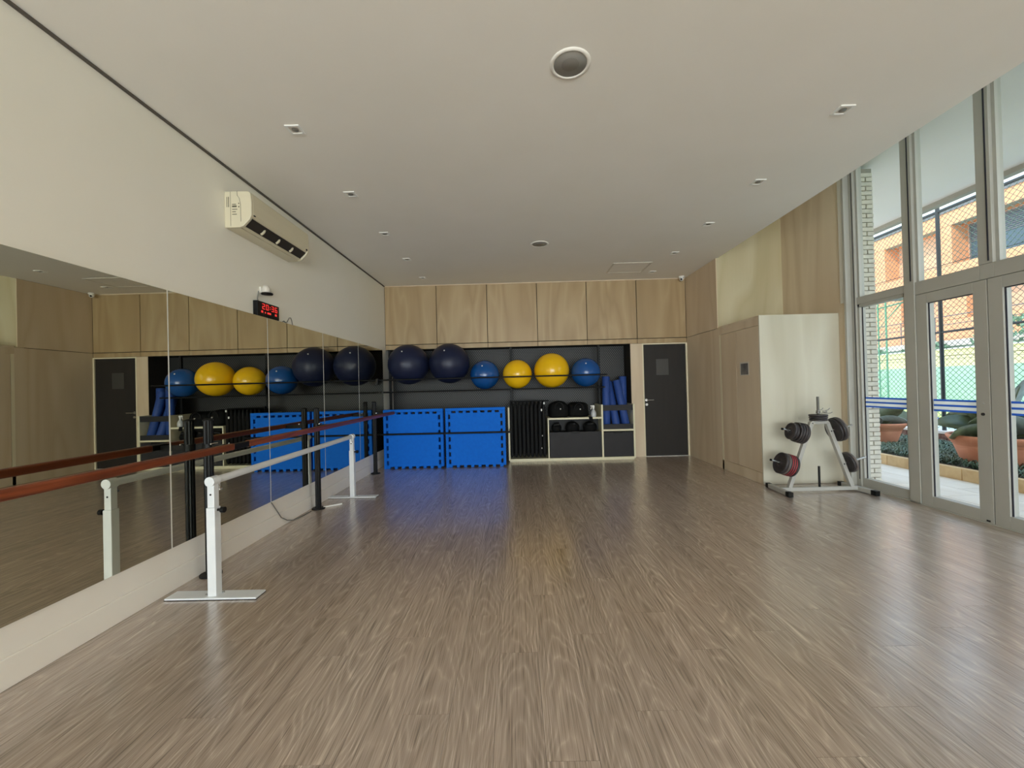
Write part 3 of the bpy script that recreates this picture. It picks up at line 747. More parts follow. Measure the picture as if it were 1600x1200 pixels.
def seg7(mb, ch, y, z, wd, ht, t, x):
    on = {'0': 'abcdef', '2': 'abged', '3': 'abgcd', '6': 'afgedc', '1': 'bc'}[ch]
    m_ = z + ht / 2
    R = {'a': (y, y + wd, z + ht - t, z + ht), 'd': (y, y + wd, z, z + t), 'g': (y, y + wd, m_ - t / 2, m_ + t / 2),
         'f': (y, y + t, m_, z + ht), 'e': (y, y + t, z, m_), 'b': (y + wd - t, y + wd, m_, z + ht), 'c': (y + wd - t, y + wd, z, m_)}
    for s_ in on:
        a = R[s_]; mb.box(x, x + 0.002, a[0], a[1], a[2], a[3])
for ch, y in zip('2036', (cy0 + 0.075, cy0 + 0.135, cy0 + 0.225, cy0 + 0.285)):
    mb = MB(); seg7(mb, ch, y, cz0 + 0.072, 0.040, 0.056, 0.008, XW + 0.045); part('digit', mb, M_led, ck)
part('colon', MB().box(XW + 0.045, XW + 0.047, cy0 + 0.196, cy0 + 0.206, cz0 + 0.085, cz0 + 0.095).box(XW + 0.045, XW + 0.047, cy0 + 0.196, cy0 + 0.206, cz0 + 0.105, cz0 + 0.115), M_led, ck)
for (a, b_, c) in ((0.055, 0.085, 0.022), (0.115, 0.128, 0.016), (0.155, 0.215, 0.018), (0.285, 0.315, 0.022)):
    part('small_figure', MB().box(XW + 0.045, XW + 0.047, cy0 + a, cy0 + b_, cz0 + 0.035, cz0 + 0.035 + c), M_led, ck)
single('loose_cable', MB().tube([(XW + 0.012, 4.40, 2.165), (XW + 0.012, 4.43, 2.185), (XW + 0.012, 4.46, 2.17), (XW + 0.012, 4.49, 2.18), (XW + 0.012, 4.535, 2.235), (XW + 0.012, 4.565, 2.24), (XW + 0.012, 4.585, 2.215), (XW + 0.012, 4.60, 2.166)], 0.004, 6), M_wire, 'thin grey cable looping over the mirror top right of the digital clock', 'cable')
single('floor_cable', MB().tube([(XK + 0.008, 4.10, 0.30), (XK + 0.01, 4.18, 0.20), (XK + 0.012, 4.26, 0.10), (XK + 0.015, 4.36, 0.04), (XK + 0.02, 4.46, 0.006), (XK + 0.045, 4.62, 0.005), (XK + 0.05, 4.8, 0.005)], 0.005, 6), M_wire, 'grey cable hanging down the kick board to the middle barre post', 'cable')
single('white_rod', MB().cyl((-2.37, 4.93, 0.009), (-2.20, 5.06, 0.009), 0.009, 10), M_plasticw, 'short thin white rod lying on the floor at the middle black post', 'rod')

# ------------------------------------------------------------------ wall barre (wood on black posts)
bx, bz = -2.175, 1.0
br = thing('wall_barre', 'long varnished red wood ballet barre on three black posts along the mirrors', 'barre', (-2.4, 4.0, 0))
part('rail', MB().box(bx - 0.022, bx + 0.022, 0.4, 3.10, bz - 0.026, bz + 0.026), M_redwood, br, 0.012)
part('rail', MB().box(bx - 0.022, bx + 0.022, 3.26, 7.18, bz - 0.026, bz + 0.026), M_redwood, br, 0.012)
part('rail_connector', MB().box(bx - 0.02, bx + 0.02, 3.09, 3.27, bz - 0.022, bz + 0.022), M_black, br, 0.006)
for y in (3.17, 4.90, 6.89):
    mb = MB(); n = 24
    pol = []
    for q in range(n):
        a = 2 * PI * q / n; rr = 0.033 if q % 2 else 0.029
        pol.append((rr * math.cos(a), rr * math.sin(a)))
    mb.prism(pol, (-2.415, y, 0.012), (1, 0, 0), (0, 1, 0), (0, 0, 1.185))
    po = part('post', mb, M_black, br)
    part('post_cap', MB().lathe([(0.036, 0), (0.036, 0.008), (0.018, 0.016), (0, 0.018)], (-2.415, y, 1.197), (0, 0, 1), 20), M_black, po)
    part('base_flange', MB().cyl((-2.415, y, 0), (-2.415, y, 0.012), 0.075, 24), M_black, po)
    part('bracket', MB().box(-2.40, bx - 0.01, y - 0.012, y + 0.012, bz - 0.03, bz + 0.012).cyl((-2.415, y, bz - 0.03), (-2.415, y, bz + 0.02), 0.04, 18), M_black, po)
    part('bracket_bolt', MB().cyl((-2.37, y - 0.035, bz + 0.02), (-2.37, y + 0.035, bz + 0.02), 0.006, 8), M_steel, po)

# ------------------------------------------------------------------ portable white barre
pb = thing('portable_barre', 'white free standing portable ballet barre with flat steel feet', 'barre', (-2.15, 4.1, 0))
pbz = 0.80
part('rail', MB().cyl((-2.13, 2.84, pbz), (-2.195, 5.39, pbz), 0.026, 20), M_white, pb)
for (x, y, sgn, nm) in ((-2.13, 2.83, 1, 'near'), (-2.195, 5.39, -1, 'far')):
    po = part('post', MB().box(x - 0.03, x + 0.03, y - 0.03, y + 0.03, 0.01, 0.62), M_white, pb, 0.004)
    part('inner_post', MB().box(x - 0.024, x + 0.024, y - 0.024, y + 0.024, 0.62, 0.785), M_white, po, 0.003)
    part('rail_socket', MB().cyl((x, y - 0.034, pbz), (x, y + 0.034, pbz), 0.034, 20), M_white, po)
    part('hole', MB().cyl((x, y - 0.0245, 0.71), (x, y - 0.0255, 0.71), 0.007, 10), M_black, po)
    part('lock_knob', MB().cyl((x + 0.03, y, 0.60), (x + 0.055, y, 0.60), 0.009, 10).cyl((x + 0.055, y, 0.60), (x + 0.08, y, 0.60), 0.02, 12), M_black, po)
    part('clamp_screw', MB().cyl((x + 0.01, y + sgn * 0.05, pbz - 0.02), (x + 0.01, y + sgn * 0.05, pbz - 0.065), 0.006, 8).cyl((x + 0.01, y + sgn * 0.05, pbz - 0.06), (x + 0.01, y + sgn * 0.05, pbz - 0.072), 0.016, 10), M_steel, po)
    part('foot_plate', MB().box(x - 0.31, x + 0.32, y - 0.055, y + 0.055, 0.004, 0.016), M_white, pb, 0.002)
    part('foot_pad', MB().box(x - 0.312, x + 0.322, y - 0.056, y + 0.056, 0.0, 0.004), M_black, pb)
    for (ox, oy) in ((-0.045, -0.02), (0.045, 0.02)):
        part('foot_bolt', MB().cyl((x + ox, y + oy, 0.016), (x + ox, y + oy, 0.026), 0.008, 8), M_steel, pb)

# ------------------------------------------------------------------ ball rack and balls
rk = thing('ball_rack', 'black steel tube ball rack spanning the storage niche', 'rack', (0, 7.6, 0))
part('front_rail', MB().cyl((-2.49, 7.30, 1.582), (1.60, 7.30, 1.584), 0.014, 12), M_black, rk)
part('rear_rail', MB().cyl((-2.49, 7.865, 1.60), (1.60, 7.865, 1.60), 0.014, 12), M_black, rk)
part('shelf_rail', MB().cyl((-2.49, 7.50, 1.360), (1.60, 7.50, 1.360), 0.014, 12), M_black, rk)
part('shelf_rail', MB().cyl((-2.49, 7.74, 1.360), (1.60, 7.74, 1.360), 0.014, 12), M_black, rk)
part('mat_rail', MB().cyl((-2.49, 7.225, 0.617), (-0.14, 7.225, 0.612), 0.017, 12), M_black, rk)
for x in (-2.46, -0.10, 1.60):
    po = part('upright', MB().box(x - 0.022, x + 0.022, 7.94, 7.984, 0.04, 2.17), M_black, rk, 0.003)
    part('arm', MB().beam((x, 7.94, 1.36), (x, 7.48, 1.36), 0.028, 0.028).beam((x, 7.94, 1.60), (x, 7.30, 1.583), 0.024, 0.024), M_black, po)
part('rail_bracket', MB().box(-2.50, -2.47, 7.26, 7.34, 1.50, 1.61), M_black, rk, 0.003)
part('rail_bracket', MB().box(-0.15, -0.12, 7.21, 7.68, 0.60, 0.63), M_black, rk, 0.003)
balls = [(-1.99, 7.562, 1.866, 0.375, M_navy, 'big navy exercise ball at the left end against the mirror wall'),
         (-1.235, 7.562, 1.866, 0.372, M_navy, 'big navy exercise ball second from the left on the rack'),
         (-0.59, 7.62, 1.640, 0.272, M_bluev, 'bright blue exercise ball between the navy and yellow ones'),
         (0.017, 7.62, 1.638, 0.270, M_yellow, 'smaller yellow exercise ball left of the larger yellow one'),
         (0.655, 7.62, 1.690, 0.325, M_yellow, 'larger yellow exercise ball beside the right hand blue ball'),
         (1.285, 7.62, 1.638, 0.270, M_bluev, 'blue exercise ball at the right end of the rack')]
for (x, y, z, r, mt, lab) in balls:
    t = thing('exercise_ball', lab, 'ball', (x, y, z - r), 'exercise balls on the rack')
    part('shell', MB().sphere((x, y, z), r, 48, 28, 0.985), mt, t)
    part('plug', MB().cyl((x - r * 0.1, y - r * 0.8, z + r * 0.57), (x - r * 0.1, y - r * 0.826, z + r * 0.59), 0.012, 10), M_plasticw if mt is not M_yellow else mt, t)

# ------------------------------------------------------------------ blue puzzle mats
mat_lab = {0: ['foremost blue foam puzzle mat of the left stack', 'second blue foam puzzle mat of the left stack, behind the foremost', 'rear blue foam puzzle mat of the left stack by the wall'],
           1: ['foremost blue foam puzzle mat of the right stack', 'second blue foam puzzle mat of the right stack, behind the foremost', 'rear blue foam puzzle mat of the right stack by the hanging mats']}
th = 0.034
NT = 15
def tile_outline(x0, W, H, e, d):
    xl, xr, zt, zb = x0 + e, x0 + W - e, H - e, 0.004
    def side(L):
        p = L / NT; pts = []
        for k in range(NT):
            a = k * p
            if k % 2 == 0: pts += [(a + (0.006 if k else 0), 0), (a + p - (0.006 if k < NT - 1 else 0), 0)]
            else: pts += [(a - 0.006, d), (a + p + 0.006, d)]
        return pts
    out = [(xl + t, zb + o) for t, o in side(xr - xl)]
    out += [(xr - o, zb + t) for t, o in side(zt - zb)]
    out += [(xr - t, zt - o) for t, o in side(xr - xl)]
    out += [(xl + o, zt - t) for t, o in side(zt - zb)]
    return out
for s_, (x0, y0) in enumerate(((-2.385, 7.25), (-1.28, 7.25))):
    for k in range(3):
        yy = y0 + 0.040 * k
        W, H, e = 1.06, 1.05, 0.05
        t = thing('puzzle_mat', mat_lab[s_][k], 'mat', (x0 + W / 2, yy, 0), 'blue puzzle mats')
        part('tile', MB().prism(tile_outline(x0, W, H, e, 0.036), (0, yy, 0), (1, 0, 0), (0, 0, 1), (0, th, 0)), M_eva, t)
        part('border_strip', MB().box(x0, x0 + W, yy, yy + th, H - e + 0.003, H), M_eva, t)
        part('border_strip', MB().box(x0 + W - e + 0.003, x0 + W, yy, yy + th, 0.03, H - e), M_eva, t)
        part('border_strip', MB().box(x0, x0 + e - 0.003, yy, yy + th, 0.0, H - e), M_eva, t)

# ------------------------------------------------------------------ cream storage unit in the niche
cu = thing('storage_unit', 'cream framed storage unit with charcoal drawers and a roller bin', 'cabinet', (1.0, 7.8, 0))
B = 0.032
yf, yk = 7.65, 8.30
def board(nm, a): part(nm, MB().box(*a), M_cream, cu, 0.002)
board('plinth', (-0.165, 2.16, yf + 0.02, yk, 0.0, 0.028))
board('base_board', (-0.18, 2.185, yf, yk, 0.028, 0.055))
board('side_board', (-0.18, -0.148, yf, yk, 0.055, 1.02))
board('side_board', (0.56, 0.56 + B * 0.7, yf, yk, 0.055, 0.77))
board('side_board', (1.562, 1.562 + B, yf, yk, 0.055, 1.03))
board('side_board', (2.153, 2.153 + B, yf, yk, 0.055, 1.03))
board('top_board', (0.56, 1.562, yf, yk, 0.77, 0.803))
board('shelf_board', (1.594, 2.153, yf, yk, 0.535, 0.568))
part('back_panel', MB().box(-0.148, 2.153, yk - 0.02, yk, 0.055, 0.76).box(1.594, 2.153, yk - 0.02, yk, 0.76, 1.0), M_dark, cu)
part('inner_back', MB().box(0.59, 1.555, 7.95, 7.96, 0.54, 0.77), M_black, cu)
dr = part('drawer', MB().box(0.592, 1.556, yf + 0.012, yf + 0.03, 0.062, 0.535).box(0.60, 1.548, yf + 0.03, yk - 0.05, 0.07, 0.45), M_char, cu, 0.002)
part('handle_notch', MB().box(1.0, 1.16, yf + 0.008, yf + 0.02, 0.51, 0.545), M_black, dr, 0.01)
dr = part('drawer', MB().box(1.60, 2.147, yf + 0.012, yf + 0.03, 0.062, 0.515).box(1.61, 2.14, yf + 0.03, yk - 0.05, 0.07, 0.45), M_char, cu, 0.002)
part('handle_notch', MB().box(1.78, 1.95, yf + 0.008, yf + 0.02, 0.49, 0.525), M_black, dr, 0.006)
part('bin_slat', MB().box(1.594, 2.153, yf + 0.008, yf + 0.024, 0.915, 1.018), M_char, cu, 0.002)
part('bin_slat', MB().box(1.594, 2.153, yf + 0.008, yf + 0.024, 0.57, 0.662), M_char, cu, 0.002)
# rollers
rl = [((1.685, 7.80, 0.571), (1.70, 7.82, 1.545), 'blue foam roller standing upright at the left of the bin'),
      ((1.87, 7.76, 0.571), (1.80, 8.06, 1.44), 'blue foam roller leaning back in the middle of the bin'),
      ((2.06, 7.78, 0.571), (1.915, 7.90, 1.47), 'blue foam roller leaning left against the upright ones'),
      ((2.065, 8.02, 0.571), (2.07, 8.03, 1.545), 'blue foam roller standing upright at the right of the bin')]
for (a, b_, lab) in rl:
    a = Vector(a); b_ = Vector(b_); d = b_ - a; Lh = d.length
    t = thing('foam_roller', lab, 'roller', a, 'blue foam rollers in the bin')
    part('foam', MB().lathe([(0.028, 0.0), (0.066, 0.0), (0.072, 0.006), (0.072, Lh - 0.006), (0.066, Lh), (0.028, Lh), (0.026, Lh - 0.03), (0.0, Lh - 0.03)], a + Vector((0, 0, 0.01)), d, 24), M_roller, t)
# spray bottle
sb = thing('spray_bottle', 'white trigger spray bottle standing on the cream storage unit', 'bottle', (1.43, 7.72, 0.803))
part('bottle', MB().lathe([(0.0, 0), (0.046, 0.0), (0.05, 0.01), (0.05, 0.075), (0.042, 0.10), (0.018, 0.135), (0.016, 0.16), (0.0, 0.16)], (1.43, 7.72, 0.803), (0, 0, 1), 24), M_clearp, sb)
part('trigger_head', MB().box(1.405, 1.45, 7.70, 7.74, 0.983, 1.02).box(1.375, 1.405, 7.708, 7.732, 1.0, 1.018).cyl((1.43, 7.72, 0.955), (1.43, 7.72, 0.985), 0.02, 16), M_plasticw, sb, 0.004)
part('trigger', MB().beam((1.395, 7.72, 0.995), (1.382, 7.72, 0.945), 0.014, 0.012), M_plasticw, sb, 0.002)
# cloth over the edge
cl = MB()
nx, ny = 5, 9
pts = []
for iy in range(ny):
    for ix in range(nx):
        u = ix / (nx - 1); v_ = iy / (ny - 1)
        xx = 1.33 + 0.07 * u + 0.006 * math.sin(9 * v_)
        if v_ < 0.5: p_ = (xx, yf + 0.10 - 0.2 * v_ * 1.04, 0.8065 + 0.004 * math.sin(7 * u))
        else: p_ = (xx, yf - 0.005 - 0.004 * math.sin(8 * u), 0.806 - (v_ - 0.5) * 0.15)
        pts.append(p_)
cl.add(pts, [(a * nx + b_, a * nx + b_ + 1, (a + 1) * nx + b_ + 1, (a + 1) * nx + b_) for a in range(ny - 1) for b_ in range(nx - 1)], True)
o = single('cleaning_cloth', cl, M_blackm, 'small black cloth draped over the unit edge beside the spray bottle', 'cloth')
sm = o.modifiers.new('solid', 'SOLIDIFY'); sm.thickness = 0.004
# black bags on top of the unit and things in the open compartment
def bag(name, x0, x1, y0, y1, z0, z1, label, cat='bag'):
    t = thing(name, label, cat, ((x0 + x1) / 2, (y0 + y1) / 2, z0), 'black bags on the storage unit')
    cx, cy = (x0 + x1) / 2, (y0 + y1) / 2
    mb = MB(); n = 20
    for_r = []
    hgt = z1 - z0
    vv = []
    lv = [(0.90, 0), (1.0, 0.12), (1.0, 0.55), (0.93, 0.8), (0.7, 0.95), (0.25, 1.0)]
    for (s2, hh) in lv:
        for q in range(n):
            a = 2 * PI * q / n
            cxx = math.copysign(abs(math.cos(a)) ** 0.5, math.cos(a)); cyy = math.copysign(abs(math.sin(a)) ** 0.5, math.sin(a))
            j = 1 + 0.05 * math.sin(3 * a + 9 * hh + x0 * 20)
            vv.append((cx + (x1 - x0) / 2 * s2 * cxx * j, cy + (y1 - y0) / 2 * s2 * cyy, z0 + hgt * hh * (1 + 0.04 * math.sin(2 * a + x0 * 9))))
    ff = [(r * n + k, r * n + (k + 1) % n, (r + 1) * n + (k + 1) % n, (r + 1) * n + k) for r in range(len(lv) - 1) for k in range(n)]
    ff += [tuple(range(n))[::-1], tuple(range(5 * n, 6 * n))]
    mb.add(vv, ff, True)
    part('bag_body', mb, M_blackm, t)
    part('strap', MB().tube([(cx + (x1 - x0) * 0.22 * math.cos(a), cy - (y1 - y0) * 0.50 - 0.004, z0 + hgt * 0.55 + hgt * 0.42 * math.sin(a)) for a in [PI * k / 10 for k in range(11)]], 0.009, 6), M_black, t)
    part('buckle', MB().cyl((cx + 0.02, cy - (y1 - y0) * 0.52, z0 + hgt * 0.55), (cx + 0.02, cy - (y1 - y0) * 0.56, z0 + hgt * 0.55), 0.012, 10), M_grey, t)
bag('gym_bag', 0.60, 0.98, 7.72, 8.15, 0.803, 1.10, 'black soft bag on the unit top next to the hanging mats')
bag('gym_bag', 0.97, 1.37, 7.78, 8.2, 0.803, 1.07, 'black soft bag on the unit top left of the spray bottle')
for k, (x0, x1) in enumerate(((0.62, 0.85), (0.88, 1.2), (1.22, 1.53))):
    t = thing('glove_bundle', ('black padded bundle at the left of the open compartment', 'black padded bundle in the middle of the open compartment', 'black padded bundle at the right of the open compartment')[k], 'bundle', ((x0 + x1) / 2, 7.8, 0.455), 'black bundles above the drawer')
    part('pad', MB().sphere(((x0 + x1) / 2, 7.82, 0.60), (x1 - x0) * 0.42, 20, 12, 0.9), M_blackm, t)
    part('cuff', MB().cyl(((x0 + x1) / 2 - 0.05, 7.76, 0.66), ((x0 + x1) / 2 + 0.05, 7.74, 0.68), 0.035, 14), M_black, t)

# ------------------------------------------------------------------ hanging black mats
hr = thing('hanging_rail', 'black rail carrying the row of black mats', 'rail', (0.2, 7.8, 1.12))
part('tube', MB().cyl((-0.14, 7.82, 1.125), (0.60, 7.82, 1.125), 0.011, 10), M_black, hr)
part('end_plate', MB().box(-0.148, -0.135, 7.79, 7.85, 1.02, 1.15), M_black, hr)
first = None
npx = 9
for k in range(npx):
    x = -0.115 + 0.076 * k
    lab = 'black folded exercise mat, %s from the left in the hanging row' % ORD[k]
    if first is None:
        t = thing('exercise_mat', lab, 'mat', (x, 7.82, 0.08), 'black exercise mats hanging beside the blue mats')
        wv = 0.033
        out = [(-wv, 0.06), (-wv * 0.6, 0.02), (0, 0.0), (wv * 0.6, 0.02), (wv, 0.06), (wv * 0.9, 0.5), (wv, 0.90), (wv * 0.55, 1.00), (0.008, 1.03), (-0.008, 1.03), (-wv * 0.55, 1.00), (-wv, 0.90), (-wv * 0.9, 0.5)]
        part('pad', MB().prism(out, (x, 7.66, 0.08), (1, 0, 0), (0, 0, 1), (0, 0.34, 0)), M_blackm, t, 0.006)
        part('fold_line', MB().box(x - 0.003, x + 0.003, 7.655, 7.662, 0.12, 1.05), M_black, t)
        part('grommet', MB().cyl((x, 7.70, 1.09), (x, 7.694, 1.09), 0.012, 12), M_steel, t)
        first = t
    else:
        dup(first, (x, 7.82, 0.08), lab)
clips = [(0.50, 1.085, 'white clip at the top of the hanging row by the bags'), (0.45, 0.96, 'white tag on the hanging black mats below the top clip'), (0.455, 0.48, 'tiny white tag low on the hanging black mats'), (0.44, 0.25, 'tiny white tag near the bottom of the hanging black mats')]
for (x, z, lab) in clips:
    s_ = 0.012 if z > 0.9 else 0.007
    single('clip', MB().box(x - s_, x + s_, 7.640, 7.654, z - s_ * 1.6, z + s_ * 1.6), M_plasticw, lab, 'clip', 'white clips on the hanging mats', 0.002)

# ------------------------------------------------------------------ plate rack
YR = 5.15
pr = thing('plate_rack', 'grey steel A frame weight plate rack in front of the pale cupboard end', 'rack', (3.74, YR, 0))
part('crossbar', MB().box(3.25, 4.22, YR - 0.022, YR + 0.022, 0.02, 0.064), M_grey, pr, 0.003)
for (x, dxf, yb, ya) in ((3.255, -0.03, 5.42, 4.92), (4.20, 0.03, 5.42, 4.90)):
    f = part('foot', MB().beam((x - dxf * 0.2, yb, 0.035), (x + dxf, ya, 0.035), 0.05, 0.05), M_grey, pr, 0.003)
    d = (Vector((x + dxf, ya, 0)) - Vector((x - dxf * 0.2, yb, 0))).normalized()
    part('foot_cap', MB().beam(Vector((x + dxf, ya, 0.033)) - d * 0.06, Vector((x + dxf, ya, 0.033)) + d * 0.008, 0.056, 0.058), M_black, f, 0.003)
    part('foot_cap', MB().beam(Vector((x - dxf * 0.2, yb, 0.033)) - d * 0.008, Vector((x - dxf * 0.2, yb, 0.033)) + d * 0.05, 0.056, 0.058), M_black, f, 0.003)
LB, LT = Vector((3.36, YR, 0.06)), Vector((3.655, YR, 0.865))
RB, RT = Vector((4.13, YR, 0.06)), Vector((3.845, YR, 0.865))
part('leg', MB().beam(LB, LT, 0.045, 0.05, (0, 1, 0)), M_grey, pr, 0.004)
part('leg', MB().beam(RB, RT, 0.045, 0.05, (0, 1, 0)), M_grey, pr, 0.004)
part('top_bar', MB().beam(LT + Vector((-0.01, 0, 0.0)), RT + Vector((0.01, 0, 0)), 0.05, 0.04, (0, 0, 1)), M_grey, pr, 0.004)
part('top_pin', MB().cyl((3.745, YR, 0.88), (3.745, YR, 1.185), 0.0145, 16).cyl((3.745, YR, 0.985), (3.745, YR, 1.0), 0.022, 16), M_dsteel, pr)
part('floor_pin', MB().cyl((3.735, YR, 0.06), (3.735, YR, 0.32), 0.013, 14), M_black, pr)
def on(A, Bv, z): return A + (Bv - A) * ((z - A.z) / (Bv.z - A.z))
pegs = []
for (A, Bv, z, sgn, ln, tilt, nm) in ((LB, LT, 0.72, -1, 0.31, 0.075, 'upper left'), (LB, LT, 0.315, -1, 0.32, 0.10, 'lower left'), (RB, RT, 0.755, 1, 0.27, 0.065, 'upper right'), (RB, RT, 0.345, 1, 0.28, 0.075, 'lower right')):
    p0 = on(A, Bv, z); d = Vector((sgn * ln, -0.0, tilt)).normalized()
    q = p0 + d * ln
    pg = part('peg', MB().cyl(p0, q, 0.0125, 14), M_steel, pr)
    part('peg_cap', MB().cyl(q - d * 0.004, q + d * 0.012, 0.0145, 12), M_black if sgn < 0 else M_steel, pg)
    pegs.append((p0, d, nm))
    part('leg_bolt', MB().cyl(p0 + Vector((0, -0.03, 0)), p0 + Vector((0, -0.02, 0)), 0.008, 8), M_black, pr)
def plate(c, d, r, th_, mt, label, rim=None):
    t = thing('weight_plate', label, 'weight plate', c, 'weight plates on the grey rack')
    prof_ = [(0.016, 0), (0.035, 0), (0.04, th_ * 0.18), (r * 0.80, th_ * 0.18), (r * 0.86, 0), (r * 0.97, 0), (r, th_ * 0.12), (r, th_ * 0.88), (r * 0.97, th_), (r * 0.86, th_), (r * 0.80, th_ * 0.82), (0.04, th_ * 0.82), (0.035, th_), (0.016, th_), (0.016, 0)]
    part('disc', MB().lathe(prof_, c, d, 40), mt, t)
    if rim: part('rim_band', MB().lathe([(r + 0.0005, th_ * 0.28), (r + 0.002, th_ * 0.38), (r + 0.002, th_ * 0.66), (r + 0.0005, th_ * 0.76)], c, d, 40), rim, t)
    return t
specs = {
 'upper left': (0.045, [(0.128, 0.028, M_iron), (0.128, 0.026, M_iron), (0.126, 0.026, M_iron), (0.122, 0.024, M_iron), (0.105, 0.026, M_iron), (0.105, 0.028, M_iron)]),
 'lower left': (0.045, [(0.135, 0.026, M_iron), (0.135, 0.022, M_iron, M_red), (0.135, 0.022, M_iron, M_red), (0.135, 0.022, M_iron, M_red), (0.134, 0.026, M_irong), (0.133, 0.034, M_iron)]),
 'upper right': (0.04, [(0.140, 0.026, M_iron), (0.150, 0.028, M_iron), (0.150, 0.022, M_irong)]),
 'lower right': (0.045, [(0.122, 0.024, M_iron), (0.128, 0.026, M_irong)])}
for (p0, d, nm) in pegs:
    off, lst = specs[nm]
    for k, sp in enumerate(lst):
        desc = 'red banded dark' if len(sp) > 3 else ('grey iron' if sp[2] is M_irong else 'dark iron')
        size = 'small ' if sp[0] < 0.11 else ''
        lab = '%s%s weight plate, %s from the leg on the %s peg' % (size, desc, ORD[k], nm)
        plate(p0 + d * off - Vector((0, 0, 0.0035)), d, sp[0], sp[1], sp[2], lab, sp[3] if len(sp) > 3 else None)
        off += sp[1] + 0.003
zz = 0.887
for k, (r, th_) in enumerate(((0.095, 0.022), (0.098, 0.02), (0.1, 0.022))):
    plate(Vector((3.745, YR, zz)), Vector((0, 0, 1)), r, th_, M_iron, 'dark iron weight plate lying flat on the rack top, %s from below' % ORD[k])
    zz += th_ + 0.006
def collar(x, y, z, label):
    t = thing('spring_collar', label, 'collar', (x, y, z), 'spring collars on the plate rack')
    pts_ = [(x + 0.024 * math.cos(a), y + 0.024 * math.sin(a), z + 0.006 + 0.0022 * a) for a in [0.35 * k for k in range(54)]]
    part('coil', MB().tube(pts_, 0.0032, 6), M_steel, t)
    part('grip', MB().tube([(x + 0.024, y, z + 0.006), (x + 0.06, y - 0.01, z + 0.01), (x + 0.085, y - 0.012, z + 0.022)], 0.0045, 6).tube([(x + 0.022, y + 0.01, z + 0.045), (x + 0.055, y + 0.015, z + 0.05), (x + 0.075, y + 0.018, z + 0.07)], 0.0045, 6), M_steel, t)
collar(3.805, YR - 0.03, zz, 'steel spring collar lying on the top plates right of the pin')
collar(3.745, YR, zz + 0.001, 'steel spring collar around the top pin of the rack')

# ------------------------------------------------------------------ OUTDOORS: terrace
te = struct('floor_terrace', MB().box(4.5, 5.96, -9.0, 10.6, -0.16, -0.022), M_grout, 'pale stone tiled terrace outside the glazing')
tm = None
xx = 4.53; kx = 0
while xx < 5.95:
    y = 1.0 + (0.3 if kx % 2 else 0)
    while y < 10.4:
        x1 = min(xx + 0.474, 5.955)
        if tm is None: tm = MB().box(xx, xx + 0.468, y, y + 0.592, -0.022, -0.01).mesh('tile', M_tile)[0]
        link('tile', tm, Vector((xx + 0.234, y + 0.296, -0.022)), te)
        y += 0.6
    xx += 0.476; kx += 1
cw = thing('planter_curb', 'low sandstone block curb between the terrace and the planting bed', 'curb', (6.01, 6.0, -0.02))
cm = None
y = 2.25; k = 0
while y < 10.4:
    if cm is None: cm = MB().box(5.965, 6.065, y + 0.004, y + 0.366, -0.03, 0.145).mesh('block', M_curb)[0]
    o = link('block', cm, Vector((6.015 + random.uniform(-0.003, 0.003), y + 0.185, -0.03)), cw, 0.004)
    y += 0.372; k += 1
single('planting_bed', MB().box(6.065, 8.3, -9.0, 10.6, -0.05, 0.11), M_soil, 'dark soil of the planting bed behind the sandstone curb', 'soil')
gr = MB()
for k in range(9000):
    gx = random.uniform(6.27, 8.08); gy = random.uniform(4.6, 10.4)
    a = random.uniform(0, 2 * PI); ln = random.uniform(0.10, 0.2); w_ = random.uniform(0.006, 0.011)
    dx, dy = math.cos(a), math.sin(a); z0 = 0.10; up = random.uniform(0.06, 0.12)
    nx_, ny_ = -dy * w_, dx * w_
    v = [(gx + nx_, gy + ny_, z0), (gx - nx_, gy - ny_, z0),
         (gx + dx * ln * 0.45 - nx_, gy + dy * ln * 0.45 - ny_, z0 + up), (gx + dx * ln * 0.45 + nx_, gy + dy * ln * 0.45 + ny_, z0 + up),
         (gx + dx * ln, gy + dy * ln, z0 + up * 0.65)]
    gr.add(v, [(0, 1, 2, 3), (3, 2, 4)])
single('ground_cover', gr, M_grassm, 'dense dark green mondo grass filling the bed around the terracotta pots', 'grass', kind='stuff')
# brick column beside the glazing
bc = thing('brick_column', 'column clad in thin white bricks just outside the glazing', 'column', (4.78, 5.8, 0))
part('core', MB().box(4.62, 4.90, 5.615, 6.3, -0.02, 4.25), M_mortar, bc)
b1 = MB().box(0, 0.176, 0, 0.02, 0, 0.05).mesh('brick', M_brick)[0]
b2 = MB().box(0, 0.086, 0, 0.02, 0, 0.05).mesh('brick', M_brick)[0]
for k in range(68):
    z = 0.0 + k * 0.0617
    if k % 2 == 0: lay = [(b1, 4.62 + 0.088), (b2, 4.812 + 0.043)]
    else: lay = [(b2, 4.62 + 0.043), (b1, 4.718 + 0.088)]
    for (bmh, cx) in lay:
        link('brick', bmh, Vector((cx, 5.608 + random.uniform(-0.002, 0.002), z)), bc)
# soffit
so = struct('ceiling_soffit', MB().box(4.55, 7.03, -9.0, 12.0, 4.30, 4.42), M_soffit, 'pale plaster soffit over the terrace')
part('fascia', MB().box(7.03, 7.15, -9.0, 12.0, 4.225, 4.75), M_fascia, so)
part('roof_slab', MB().box(4.55, 7.03, -9.0, 12.0, 4.42, 4.75), M_fascia, so)

